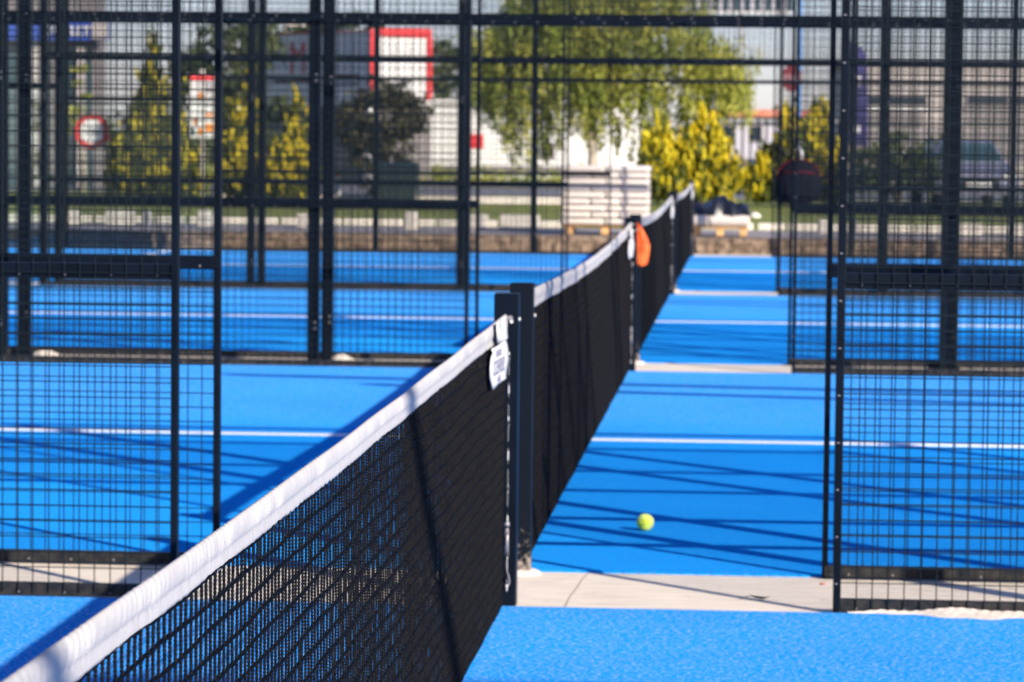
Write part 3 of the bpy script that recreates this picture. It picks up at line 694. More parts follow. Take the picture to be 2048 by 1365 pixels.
zs = TZ + 0.1405; order = ['bottom', 'second', 'third', 'fourth', 'fifth', 'sixth', 'seventh', 'eighth', 'top']
hstep = (at(1200, 332, 34.9).z - zs) / 9
for l in range(9):
    n = 2 if l % 2 == 0 else 3
    for i in range(n):
        w = cw / n; o = link('cement_sack', m2 if n == 2 else m3[i % 2], None, (cxm - cw / 2 + w * (i + .5) + rnd.uniform(-.008, .008), cyp + rnd.uniform(-.015, .015), zs + l * hstep), rnd.uniform(-.012, .012))
        o.scale.z = hstep * 1.03 / 0.118
        pos = ['left', 'right'][i] if n == 2 else ['left', 'middle', 'right'][i]
        tag(o, 'white cement sack, %s one in the %s layer of the tall stack' % (pos, order[l]), 'sack', 'white sacks stacked on the pallet')
A, B_ = at(1381, 470, 34.9), at(1499, 470, 34.9); w2 = B_.x - A.x; cx2 = (A.x + B_.x) / 2
pallet(cx2, 35.35, w2, 0.9, 'timber pallet carrying two sacks and black sheeting')
zb2 = TZ + 0.1405
for (f, w, lb) in ((0.14, 0.27, 'small white sack at the left end of the low pallet'), (0.64, 0.70, 'large white sack under the black sheeting on the low pallet')):
    tag(link('cement_sack', sack(w2 * w, 0.8, 0.17, 9 + int(w * 10)), None, (A.x + w2 * f, 35.33, zb2), 0.02), lb, 'sack', 'white sacks on the low pallet')
def lump(cx, cy, z0, w, d, h, seed):
    rr = random.Random(seed); nx, ny = 34, 16; vs = []; fs = []
    ph = [rr.uniform(0, 6) for _ in range(6)]
    for i in range(nx + 1):
        for j in range(ny + 1):
            u, v = 2 * i / nx - 1, 2 * j / ny - 1; k = max(0, (1 - u ** 4) * (1 - v ** 4)) ** 0.5
            z = h * k * (0.72 + 0.2 * math.sin(u * 6 + ph[0]) + 0.14 * math.sin(u * 13 + v * 5 + ph[1]) + 0.10 * math.sin(v * 11 + u * 4 + ph[2]))
            vs.append((cx + u * w / 2, cy + v * d / 2 + 0.03 * math.sin(u * 9 + ph[3]), z0 + max(z, 0.004)))
    n1 = len(vs)
    for i in range(nx + 1):
        for j in range(ny + 1): vs.append((vs[i * (ny + 1) + j][0], vs[i * (ny + 1) + j][1], z0))
    for i in range(nx):
        for j in range(ny):
            a = i * (ny + 1) + j; fs.append((a, a + ny + 1, a + ny + 2, a + 1)); fs.append((a + n1 + 1, a + n1 + ny + 2, a + n1 + ny + 1, a + n1))
    b = MB(); b.add(vs, fs, 0, True); return b
tag(lump(cx2 + 0.0, 35.3, zb2 + 0.155, w2 * 1.02, 0.72, 0.26, 4).build('plastic_sheeting', M['tarp']), 'crumpled black plastic sheeting heaped on the low pallet', 'sheeting')
for (px, lb) in ((1396, 'pinkish brick at the left end of the black sheeting'), (1450, 'pinkish brick on top of the black sheeting')):
    p = at(px, 408, 35.25); b = MB(); b.box(-0.07, 0.07, -0.05, 0.05, 0, 0.055, 0, .004); tag(b.build('brick', M['brick'], None, (p.x, 35.25, p.z - 0.03), 0.1), lb, 'brick', 'pink bricks weighing down the sheeting')
p = at(1510, 410, 47); b = MB(); b.lathe([(0.10, 0.0), (0.11, 0.03), (0.08, 0.07), (0.04, 0.09), (0.01, 0.10)], 9); tag(b.build('rock', M['kerb'], None, (p.x, 47, TZ - 0.01)), 'pale rock on the lawn under the right golden bush', 'rock')

# ------------------------------------------------------------------ trees
def leaves(rs, pts, size, aspect=1.6, droop=0.0, jit=0.4):
    """many small leaf faces at the given points, each with its own tilt"""
    n = len(pts); pts = np.asarray(pts)
    a = rs.normal(size=(n, 3)); a[:, 2] = a[:, 2] * (1 - droop) - droop * 2.0
    if droop < 0: a[:, 2] = np.abs(a[:, 2]) - droop * 1.5
    a /= np.linalg.norm(a, axis=1)[:, None]; c = rs.normal(size=(n, 3)); b = np.cross(a, c); b /= np.linalg.norm(b, axis=1)[:, None]
    s = size * (1 + jit * rs.uniform(-1, 1, n))[:, None]
    l, w = a * s * aspect * 0.5, b * s * 0.5
    V = np.stack([pts - l, pts - w * .9 + l * .1, pts + l, pts + w * .9 + l * .1], 1).reshape(-1, 3); Q = np.arange(4 * n).reshape(n, 4)
    return V, Q
def foliage(name, parts, mats, parent):
    """parts: list of (V, Q) per material"""
    V = np.concatenate([p[0] for p in parts]); o = 0; Qs = []; mi = []
    for k, (v, q_) in enumerate(parts): Qs.append(q_ + o); o += len(v); mi += [k] * len(q_)
    me = np_mesh(name, V, np.concatenate(Qs), mats, False); me.polygons.foreach_set('material_index', mi); return link(name, me, parent)
def stem(path, radii, m, parent, name='trunk', extra=()):
    b = MB(); b.tube(path, list(radii), 9)
    for (pp, rr) in extra: b.tube(pp, list(rr), 6)
    return b.build(name, m, parent)

def thuja(label, px, Y, spikes, gold, seed, dens=1.0, group='golden thuja bushes on the lawn'):
    """spikes: (px, py_top, half width in px) upright plumes that make the bush"""
    rs = np.random.RandomState(seed); c = at(px, 400, Y); t = thing('thuja_bush', label, 'bush', (c.x, Y, TZ), 0, group)
    G_, D_ = [], []; ex = []
    for (sx_, sy_, hw) in spikes:
        top = at(sx_, sy_, Y); x0 = top.x - c.x; H = top.z - TZ; Wd = hw * (Y - CY) / F_PX
        y0 = rs.uniform(-0.25, 0.25)
        npl = int(72 * dens * H * (Wd / 0.4) ** 0.9)
        ex.append(([(x0 * .3, y0 * .3, 0.05), (x0 * .8, y0, H * .35), (x0, y0, H * .9)], [0.035, 0.025, 0.006]))
        for q_ in range(npl):
            f = rs.beta(1.1, 1.5); prof = (1 - f) ** 0.48 * (0.55 + 0.45 * min(1, f * 6)); ang = rs.uniform(0, 2 * math.pi); rad = Wd * prof * math.sqrt(rs.uniform(0.15, 1))
            p0 = np.array([x0 + rad * math.cos(ang), y0 + rad * math.sin(ang), 0.08 + f * (H - 0.25)])
            ln = rs.uniform(0.16, 0.34); lean = np.array([math.cos(ang) * .35, math.sin(ang) * .35, 1.0]); m = int(15)
            s = rs.uniform(0, 1, m); pp = p0 + lean * (s * ln)[:, None] + rs.normal(size=(m, 3)) * 0.028 * (1.15 - s)[:, None]
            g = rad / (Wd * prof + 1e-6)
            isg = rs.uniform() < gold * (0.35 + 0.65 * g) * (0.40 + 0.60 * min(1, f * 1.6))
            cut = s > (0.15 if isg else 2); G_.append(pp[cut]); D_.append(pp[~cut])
    Gp = np.concatenate(G_) if G_ else np.zeros((0, 3)); Dp = np.concatenate(D_)
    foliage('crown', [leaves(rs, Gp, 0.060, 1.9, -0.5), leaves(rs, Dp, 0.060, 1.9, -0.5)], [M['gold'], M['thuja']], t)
    stem(ex[0][0], ex[0][1], M['bark'], t, 'trunk', ex[1:])
    return t
thuja('broad bright golden thuja bush in front of the willow, right of the sacks', 1385, 57, [(1412, 212, 52), (1376, 262, 40), (1325, 236, 28), (1300, 258, 26), (1448, 280, 40), (1340, 300, 50), (1292, 315, 32), (1400, 320, 72)], 0.95, 1, 1.5)
thuja('golden green thuja bush behind the hanging sports bag', 1585, 57, [(1578, 204, 32), (1640, 196, 38), (1612, 240, 50), (1535, 285, 36), (1512, 320, 38), (1665, 260, 36), (1565, 300, 60), (1640, 320, 60)], 0.66, 2, 1.3)
thuja('tallest thuja tree with golden tip, right of the round sign', 305, 54, [(308, 50, 26), (290, 130, 42), (345, 120, 34), (268, 220, 46), (340, 250, 54), (235, 270, 34), (300, 280, 70), (385, 300, 34)], 0.42, 3, 1.1)
thuja('slim golden thuja standing right of the menu board', 480, 55, [(497, 128, 16), (470, 200, 24), (500, 220, 26), (455, 270, 22), (485, 290, 40)], 0.72, 4, 1.2)
thuja('slim golden thuja left of the thick double fence post', 592, 56, [(600, 168, 14), (585, 230, 20), (606, 250, 18)], 0.75, 5, 1.2)
thuja('low round golden bush in front of the slim thujas', 575, 54, [(555, 278, 24), (590, 270, 28), (612, 290, 22), (535, 320, 20), (580, 310, 40)], 0.95, 6, 1.6)

def round_tree(name, label, px, Y, blobs, m, n, leaf, seed, trunk_m=None, group=None, cat='tree', twig=True):
    rs = np.random.RandomState(seed); c = at(px, 400, Y); t = thing(name, label, cat, (c.x, Y, TZ), 0, group); pts = []; ex = []
    for (bx, by, hw, hh) in blobs:
        p = at(bx, by, Y); k = (Y - CY) / F_PX; ctr = np.array([p.x - c.x, rs.uniform(-.3, .3) * hw * k, p.z - TZ]); rx, rz = hw * k, hh * k
        m_ = int(n * (rx * rz)); ncl = max(6, int(m_ / 22))
        u = rs.normal(size=(ncl, 3)); u /= np.linalg.norm(u, axis=1)[:, None]; rr = rs.uniform(0.35, 1.0, ncl) ** 0.6
        cc = ctr + u * rr[:, None] * np.array([rx, rx * .9, rz])
        pp = np.repeat(cc, 22, 0) + rs.normal(size=(ncl * 22, 3)) * 0.13 * (rx ** .5) * np.array([1, 1, .7]); pts.append(pp)
        ex.append(([(0, 0, 0.3 * ctr[2]), tuple(ctr * np.array([.5, .5, .75])), tuple(ctr)], [0.05, 0.035, 0.012]))
    pts = np.concatenate(pts); pts = pts[pts[:, 2] > 0.05]
    foliage('crown', [leaves(rs, pts, leaf, 1.7)], [m], t)
    hh_ = max(e[0][-1][2] for e in ex); stem([(0, 0, -0.05), (0.03, 0, hh_ * .3), (0.0, 0.02, hh_ * .7)], [0.10, 0.075, 0.03], trunk_m or M['bark'], t, 'trunk', ex)
    return t
round_tree('round_tree', 'dark dull green rounded tree left of the white wall', 765, 58, [(760, 235, 78, 62), (705, 250, 40, 48), (820, 225, 44, 48), (770, 185, 50, 34), (790, 320, 40, 60), (760, 370, 36, 34), (735, 300, 40, 46)], M['olive'], 2600, 0.085, 11)
round_tree('shade_tree', 'tall dark green tree behind the menu board', 450, 72, [(450, 130, 95, 85), (510, 95, 60, 60), (400, 170, 60, 60), (470, 220, 80, 60), (560, 250, 60, 55)], M['deep'], 1500, 0.11, 12)
round_tree('shade_tree', 'green tree standing behind the red framed kiosk', 650, 92, [(640, 60, 60, 28), (570, 62, 60, 30), (720, 52, 50, 24), (880, 130, 50, 50), (905, 170, 40, 50)], M['deep'], 1100, 0.13, 13)
round_tree('shrub', 'wide dull green shrub below the cream building', 1795, 56, [(1800, 320, 72, 62), (1750, 340, 50, 55), (1850, 335, 44, 60), (1720, 345, 34, 44)], M['deep'], 2400, 0.075, 14, None, None, 'shrub')
round_tree('street_tree', 'pale leafed young tree at the glass building on the left', 165, 66, [(165, 180, 26, 60), (150, 260, 22, 50)], M['willow'], 500, 0.09, 15, M['birch'])
for i, (px, lb) in enumerate(((60, 'small tree in front of the left glass building'),)):
    round_tree('street_tree', lb, px, 64, [(px, 230, 30, 40), (px + 10, 330, 34, 40)], M['deep'], 500, 0.09, 20 + i)

def willow():
    rs = np.random.RandomState(21); Y = 59; c = at(1185, 400, Y); t = thing('willow_tree', 'large yellow green weeping willow with drooping strands', 'tree', (c.x, Y, TZ))
    k = (Y - CY) / F_PX; pts = []; ex = []
    def loc(px, py): p = at(px, py, Y); return np.array([p.x - c.x, 0, p.z - TZ])
    fork = loc(1182, 215)
    for (bx, by) in ((1060, 60), (1130, 0), (1210, -20), (1290, 20), (1360, 70), (1020, 130), (1250, 100), (1420, 120), (1110, 120), (1180, 70)):
        e = loc(bx, by); e[1] = rs.uniform(-1, 1); ex.append(([tuple(fork * .85), tuple((fork + e) / 2 + np.array([0, 0, .25])), tuple(e)], [0.07, 0.04, 0.012]))
    def top_py(px): # upper outline of the crown
        return np.interp(px, [940, 1000, 1080, 1200, 1320, 1420, 1500], [90, 10, -60, -90, -60, 30, 140])
    def low_py(px): return np.interp(px, [940, 985, 1030, 1080, 1140, 1200, 1260, 1330, 1400, 1470, 1520], [200, 270, 335, 345, 300, 300, 330, 300, 250, 225, 235])
    def add(px, py0, py1, n, sp):
        a, b_ = loc(px, py0), loc(px + rs.uniform(-8, 8), py1); y = rs.uniform(-1.5, 1.5) ; s = rs.uniform(0, 1, n)
        pp = a + (b_ - a) * s[:, None] + np.array([0, y, 0]) + rs.normal(size=(n, 3)) * sp; pts.append(pp)
    for _ in range(900):
        px = rs.uniform(945, 1500) if rs.uniform() < .5 else np.clip(rs.normal(1180, 120), 945, 1480)
        t0_, l0 = top_py(px), low_py(px); a = t0_ + (l0 - t0_) * rs.beta(1.0, 1.6) * 0.85; ln = rs.uniform(50, 150); b_ = min(a + ln, l0 + rs.uniform(-30, 14))
        if b_ > a + 12: add(px, a, b_, int((b_ - a) * 0.55) + 6, 0.035)
    for _ in range(46):   # loose outer strands on the right with sky between them
        px = rs.uniform(1380, 1525); a = rs.uniform(60, 190); add(px, a, a + rs.uniform(50, 130), 26, 0.03)
    for _ in range(480):  # shaded mass of the upper crown
        px = np.clip(rs.normal(1170, 120), 960, 1400); a = top_py(px) + rs.uniform(0, 1) ** 1.3 * (low_py(px) - top_py(px)) * 0.7; p = loc(px, a) + np.array([0, rs.uniform(-1.3, 1.3), 0]); pts.append(p + rs.normal(size=(26, 3)) * np.array([.16, .2, .13]))
    pts = np.concatenate(pts); h = rs.uniform(size=len(pts)) < 0.72
    foliage('crown', [leaves(rs, pts[h], 0.046, 2.6, 0.45), leaves(rs, pts[~h], 0.050, 2.3, 0.35)], [M['willow'], M['thuja']], t)
    stem([(0.05, 0, -0.1), (0.0, 0, 0.7), tuple(loc(1186, 300)), tuple(loc(1176, 258)), tuple(fork)], [0.15, 0.12, 0.10, 0.085, 0.07], M['birch'], t, 'trunk', ex)
willow()

# low hedge before the road and a far belt of trees closing the horizon
def scatter(name, label, cat, x0, x1, y0, y1, z0, z1, n, size, m, seed, kind):
    rs = np.random.RandomState(seed); c = np.stack([rs.uniform(x0, x1, n), rs.uniform(y0, y1, n), TZ + rs.uniform(z0, z1, n) * 1.0], 1)
    c[:, 2] *= 0.75 + 0.25 * np.sin(c[:, 0] * 0.9) * np.sin(c[:, 0] * 0.23 + 1)
    pts = np.repeat(c, 14, 0) + rs.normal(size=(n * 14, 3)) * size * 2.2
    return tag(foliage(name, [leaves(rs, pts, size, 1.5)], [m], None), label, cat, None, kind)
scatter('low_hedge', 'long low yellow green hedge beyond the road', 'hedge', -24, 3, 81.0, 82.0, 0.0, 0.42, 1500, 0.075, M['willow'], 31, None)
scatter('far_woods', 'distant dark belt of trees along the horizon', 'woods', -70, 60, 150, 160, 0, 1.3, 4200, 0.30, M['deep'], 32, 'stuff')

# ------------------------------------------------------------------ signs, bins, poles
def pole(b, x, y, z0, z1, r, n=10): b.tube([(x, y, z0), (x, y, z1)], r, n)
p = at(184, 263, 55); k = (55 - CY) / F_PX
t = thing('traffic_sign', 'round white traffic sign with a red ring on a grey pole', 'sign', (p.x, 55, TZ))
zc = p.z - TZ; b = MB(); pole(b, 0, 0.03, -0.1, zc + 0.3, 0.03); b.build('pole', M['greypole'], t)
b = MB(); b.disc((0, 0.0, zc), 31 * k * 1.13, (0, -1, 0), 0.02, 40); b.build('ring', M['redpaint'], t)
b = MB(); b.disc((0, -0.0205, zc), 22.5 * k * 1.1, (0, -1, 0), 0.004, 40); f = b.build('face', M['white'], t)
b = MB()
for (dx, h) in ((-0.07, .13), (0.0, .17), (0.07, .10)): b.box(dx - .018, dx + .018, -0.0265, -0.0247, zc - h, zc + h * .7)
b.build('symbol', M['ink'], f)
p = at(212, 286, 55.6); t = thing('traffic_sign', 'small red and white plate just behind the round sign', 'sign', (p.x, 55.6, TZ)); zc = p.z - TZ
b = MB(); b.box(-.07, .07, -.01, .01, zc - .14, zc + .02, 0, .002); b.build('face', M['white'], t); b = MB(); b.box(-.07, .07, -.011, .011, zc + .022, zc + .2, 0, .002); b.build('red_band', M['redpaint'], t)
b = MB(); pole(b, 0, 0.04, -0.1, zc + .2, .025); b.build('pole', M['greypole'], t)

A, B_ = at(379, 150, 54), at(428, 276, 54); t = thing('menu_board', 'white board with red header and orange pictures on a pole', 'sign', ((A.x + B_.x) / 2, 54, TZ)); w = B_.x - A.x; z0, z1 = B_.z - TZ, A.z - TZ; h = z1 - z0
b = MB(); b.box(-w / 2, w / 2, 0, 0.06, z0, z1, 0, .006); b.build('board', M['white'], t)
b = MB(); b.box(-w / 2, w / 2, -0.004, -0.0005, z1 - 0.1 * h, z1 - .004); b.build('header', M['redpaint'], t)
for (fx, fz, fw, fh, mm) in ((-0.02, 0.66, .18, .12, 'amber'), (0.30, 0.36, .34, .06, 'amber'), (-.24, .26, .2, .13, 'ochre'), (.30, .16, .36, .14, 'amber'), (-.05, .10, .22, .10, 'amber'), (-.36, .10, .16, .14, 'teal'), (.30, .86, .36, .03, 'ink'), (.30, .76, .36, .10, 'greyr'), (.30, .50, .36, .03, 'greyr'), (.02, .5, .02, .98, 'greyr')):
    b = MB(); b.box((fx - fw / 2) * w, (fx + fw / 2) * w, -0.004, -0.0006, z0 + (fz - fh / 2) * h, z0 + (fz + fh / 2) * h); b.build('picture', M[mm], t)
b = MB(); pole(b, 0.0, 0.05, -0.1, z0, 0.04); b.build('pole', M['birch'], t)
b = MB(); b.lathe([(.05, 0), (.06, .05), (.04, .11), (.01, .12)], 12, 0, (0, .03, z1)); b.build('lamp', M['kerb'], t)

p = at(1583, 157, 62); k = (62 - CY) / F_PX; t = thing('stop_sign', 'dark red octagonal stop sign behind the slim fence post', 'sign', (p.x, 62, TZ)); zc = p.z - TZ; r = 25 * k
oc = [(r * 1.08 * math.cos(R(22.5 + 45 * i)) * .82, zc + r * 1.08 * math.sin(R(22.5 + 45 * i))) for i in range(8)]
b = MB(); b.prism(oc, -0.012, 0.012); f = b.build('face', M['dkred'], t); text('lettering', 'STOP', r * .62, M['lav'], f, (0, -0.0135, zc), (R(90), 0, 0), .0005)
b = MB(); pole(b, 0, 0.045, -0.1, zc + r, 0.03); b.build('pole', M['greypole'], t)
p = at(1597, 250, 66); b = MB(); pole(b, 0, 0, -.1, 7.5, 0.055, 12); b.box(-.15, .15, -.15, .15, -.01, .02); b.tube([(0, 0, 7.45), (0, -.5, 7.7), (0, -1.2, 7.75)], .04, 8); b.box(-.12, .12, -1.7, -1.1, 7.68, 7.78, 0, .02)
tag(b.build('lamp_post', M['bluepole'], None, (p.x, 66, TZ)), 'tall slim blue lamp post rising behind the stop sign', 'lamp post')

def feather():
    Y = 49; A = at(1712, 78, Y); t = thing('feather_banner', 'violet feather banner on a curved pole beside the right fence', 'banner', (A.x, Y, TZ)); H = A.z - TZ; k = (Y - CY) / F_PX
    b = MB(); zz = [0, H * .3, H * .6, H * .85, H * .97]; b.tube([(-.14, 0, z) for z in zz[:-1]] + [(-.13, 0, zz[-1]), (-.09, 0, H + .02)], [.016, .014, .012, .01, .008, .006], 8); b.build('pole', M['greypole'], t)
    n = 26; vs = []; fs = []; zlo = at(1712, 292, Y).z - TZ
    for i in range(n + 1):
        f = i / n; z = zlo + (H - zlo) * f; w = 0.33 * (1 - max(0, (f - .78) / .22) ** 2 * .86) + .05 * (1 - f)
        for j in range(5): g = j / 4; vs.append((-.125 + w * g, .03 * math.sin(g * 4 + f * 5), z))
    for i in range(n):
        for j in range(4): a = i * 5 + j; fs.append((a, a + 1, a + 6, a + 5))
    b = MB(); b.add(vs, fs, 0, True); o = b.build('cloth', M['purple'], t); md = o.modifiers.new('thick', 'SOLIDIFY'); md.thickness = .002
    b = MB(); b.box(-.06, .10, -.05, -.047, zlo + (H - zlo) * .56, zlo + (H - zlo) * .66); b.box(-.04, .12, -.05, -.047, zlo + (H - zlo) * .12, zlo + (H - zlo) * .2); b.build('print', M['lav'], t)
feather()

for (px, lb) in ((676, 'short white bollard with red cap before the road'),):
    p = at(px, 380, 60); t = thing('bollard', lb, 'bollard', (p.x, 60, TZ)); b = MB(); b.tube([(0, 0, -.05), (0, 0, .30)], .055, 12); b.build('shaft', M['white'], t); b = MB(); b.tube([(0, 0, .302), (0, 0, .46), (0, 0, .47)], [.056, .056, .03], 12); b.build('cap', M['white'], t)
    b = MB(); b.tube([(0, 0, .49), (0, 0, .62)], .03, 10); b.tube([(0, 0, .468), (0, 0, .492)], .02, 8); b.build('knob', M['redpaint'], t)
A, B_ = at(754, 326, 55.2), at(832, 392, 55.2); w = B_.x - A.x; h = A.z - TZ
t = thing('waste_container', 'dark green waste container in front of the round tree', 'bin', ((A.x + B_.x) / 2, 55.6, TZ))
b = MB(); v = []
for (f, z) in ((.86, .08), (1.0, h * .86)):
    v += [(-w / 2 * f, -.35 * f, z), (w / 2 * f, -.35 * f, z), (w / 2 * f, .35 * f, z), (-w / 2 * f, .35 * f, z)]
b.add(v, [(3, 2, 1, 0), (4, 5, 6, 7), (0, 1, 5, 4), (1, 2, 6, 5), (2, 3, 7, 6), (3, 0, 4, 7)]); b.box(-w / 2 - .02, w / 2 + .02, -.37, .37, h * .862, h * .90, 0, .01); b.build('body', M['bin'], t)
b = MB(); n = 8; poly = [(-.38 + .76 * i / n, h * .905 + .1 * math.sin(math.pi * i / n)) for i in range(n + 1)]
vs = [(-w / 2, y, z) for y, z in poly] + [(w / 2, y, z) for y, z in poly]; fs = [(i, i + n + 1, i + n + 2, i + 1) for i in range(n)] + [tuple(range(n + 1)), tuple(range(2 * n + 1, n, -1)), (0, n, 2 * n + 1, n + 1)]
b.add(vs, fs); b.build('lid', M['bin'], t)
for sx_ in (-1, 1):
    for sy_ in (-1, 1): b = MB(); b.tube([(sx_ * w * .36 - .025, sy_ * .24, .06), (sx_ * w * .36 + .025, sy_ * .24, .06)], .06, 12); b.build('wheel', M['tyre'], t)

# sports bag hanging on the third fence
def bag():
    Y = 2 * P - 0.09; C_ = at(1597, 366, Y); k = (Y - CY) / F_PX; t = thing('sports_bag', 'dark navy sports bag with red piping hanging on the right fence', 'bag', (C_.x, Y, C_.z))
    hw, hh = 45 * k, 47 * k; n = 28; prof = []
    for i in range(n):
        a = 2 * math.pi * i / n; x = math.copysign(abs(math.cos(a)) ** .95, math.cos(a)) * hw; z = math.copysign(abs(math.sin(a)) ** (.95 if math.sin(a) > 0 else .45), math.sin(a)) * hh * (1.0 if math.sin(a) > 0 else .9); prof.append((x, z))
    b = MB(); vs = []; fs = []; lay = [(-.10, .55), (-.085, .85), (-.05, .98), (0, 1), (.045, .96), (.06, .8)]
    for (y, s) in lay: vs += [(x * s, y, z * s) for x, z in prof]
    for l in range(len(lay) - 1):
        for i in range(n): fs.append((l * n + i, (l + 1) * n + i, (l + 1) * n + (i + 1) % n, l * n + (i + 1) % n))
    fs += [tuple(range(n)), tuple(range((len(lay)) * n - 1, (len(lay) - 1) * n - 1, -1))]; b.add(vs, fs, 0, True); b.build('body', M['navy'], t)
    b = MB(); ar = [(x * 1.0, -.05, z) for x, z in prof if z > hh * .08]; b.tube(ar, .006, 6); b.tube([(-hw * .7, -.094, hh * .42), (0, -.106, hh * .46), (hw * .7, -.094, hh * .42)], .011, 6); b.build('piping', M['redtrim'], t)
    b = MB(); b.tube([(-.012, 0, hh * .9), (-.02, .02, hh * 1.25), (.008, .045, hh * 1.55), (.03, .02, hh * 1.3), (.03, 0, hh * .92)], .011, 6); b.build('handle', M['webbing'], t)
    b = MB(); b.box(-hw * .55, hw * .55, -.112, -.10, -hh * .55, hh * .1, 0, .005); b.build('pocket', M['navy'], t)
bag()

# parked car, front towards the court
def car():
    Y = 57.5; C_ = at(1958, 400, Y); k = (Y - CY) / F_PX; t = thing('parked_car', 'silver lilac car parked facing the courts', 'car', (C_.x, Y, TZ), R(6)); W_ = 0.86
    # side profile (y from front, z) swept across the width with tumblehome
    pr = [(0.05, .28), (0.0, .45), (0.02, .62), (0.12, .74), (0.95, .90), (1.02, .92)]; roofp = [(1.02, .92), (1.72, 1.36), (2.0, 1.43), (3.0, 1.42), (3.75, .98)]; tail = [(4.1, .95), (4.22, .7), (4.2, .3)]
    b = MB(); low = pr + [(3.75, .98)] + tail; vs = []; n = len(low); xs = [-W_, -W_ * .93, W_ * .93, W_]
    for x in xs:
        ins = 0.04 if abs(x) == W_ else 0
        vs += [(x, y + (ins if y < 2 else -ins), z - (0.03 if abs(x) == W_ and z > .5 else 0)) for y, z in low]
    fs = [(a * n + i, (a + 1) * n + i, (a + 1) * n + (i + 1) % n, a * n + (i + 1) % n) for a in range(3) for i in range(n)] + [tuple(range(n)), tuple(range(4 * n - 1, 3 * n - 1, -1))]
    b.add(vs, [tuple(reversed(f)) for f in fs], 0, False); bd = b.build('body', M['carpaint'], t)
    b = MB(); m = len(roofp); vs = []
    for sx_ in (-1, 1): vs += [(sx_ * (W_ * .92 - .22 * max(0, z - .92) / .5), y, z + .0015) for y, z in roofp]
    fs = [(i, i + m, i + m + 1, i + 1) for i in range(m - 1)] + [tuple(range(m)), tuple(range(2 * m - 1, m - 1, -1))]; b.add(vs, fs); b.build('cabin', M['carpaint'], t)
    b = MB(); s = [(-.68, 1.09, .965), (.68, 1.09, .965), (.565, 1.66, 1.325), (-.565, 1.66, 1.325)]; b.add([(x, y - .012, z + .014) for x, y, z in s] + [(x, y, z + .001) for x, y, z in s], [(0, 1, 2, 3), (0, 4, 5, 1), (1, 5, 6, 2), (2, 6, 7, 3), (3, 7, 4, 0)]); b.build('windscreen', M['teal'], t)
    for sx_ in (-1, 1):
        b = MB(); q_ = [(W_ * .905, 1.2, .965), (W_ * .905, 3.5, .99), (.63, 2.95, 1.36), (.63, 1.85, 1.36)]; b.add([(sx_ * (x + .012), y, z) for x, y, z in q_] + [(sx_ * (x - .02), y, z) for x, y, z in q_], [(0, 1, 2, 3), (7, 6, 5, 4), (0, 4, 5, 1), (1, 5, 6, 2), (2, 6, 7, 3), (3, 7, 4, 0)]); b.build('side_window', M['teal'], t)
        b = MB(); b.box(sx_ * .66 - .15, sx_ * .66 + .15, -.012, .08, .6, .72, 0, .02); b.build('headlight', M['white'], t)
        b = MB(); b.box(sx_ * .98 - .09, sx_ * .98 + .09, 1.25, 1.32, .96, 1.08, 0, .02); b.build('mirror', M['carpaint'], t)
        for yw in (.78, 3.4):
            x0, x1 = sx_ * (W_ - .17), sx_ * (W_ + .012); b = MB(); b.tube([(x0, yw, .31), (x1, yw, .31)], .31, 24); wo_ = b.build('wheel', M['tyre'], t); b = MB(); b.tube([(x1, yw, .31), (x1 + sx_ * .006, yw, .31)], .2, 18); b.build('rim', M['greypole'], wo_)
    b = MB(); b.box(-.45, .45, -.016, .05, .40, .58, 0, .015); b.build('grille', M['tyre'], t)
    b = MB(); b.box(-.26, .26, -.026, -.0165, .43, .53, 0, .003); b.build('number_plate', M['white'], t)
car()

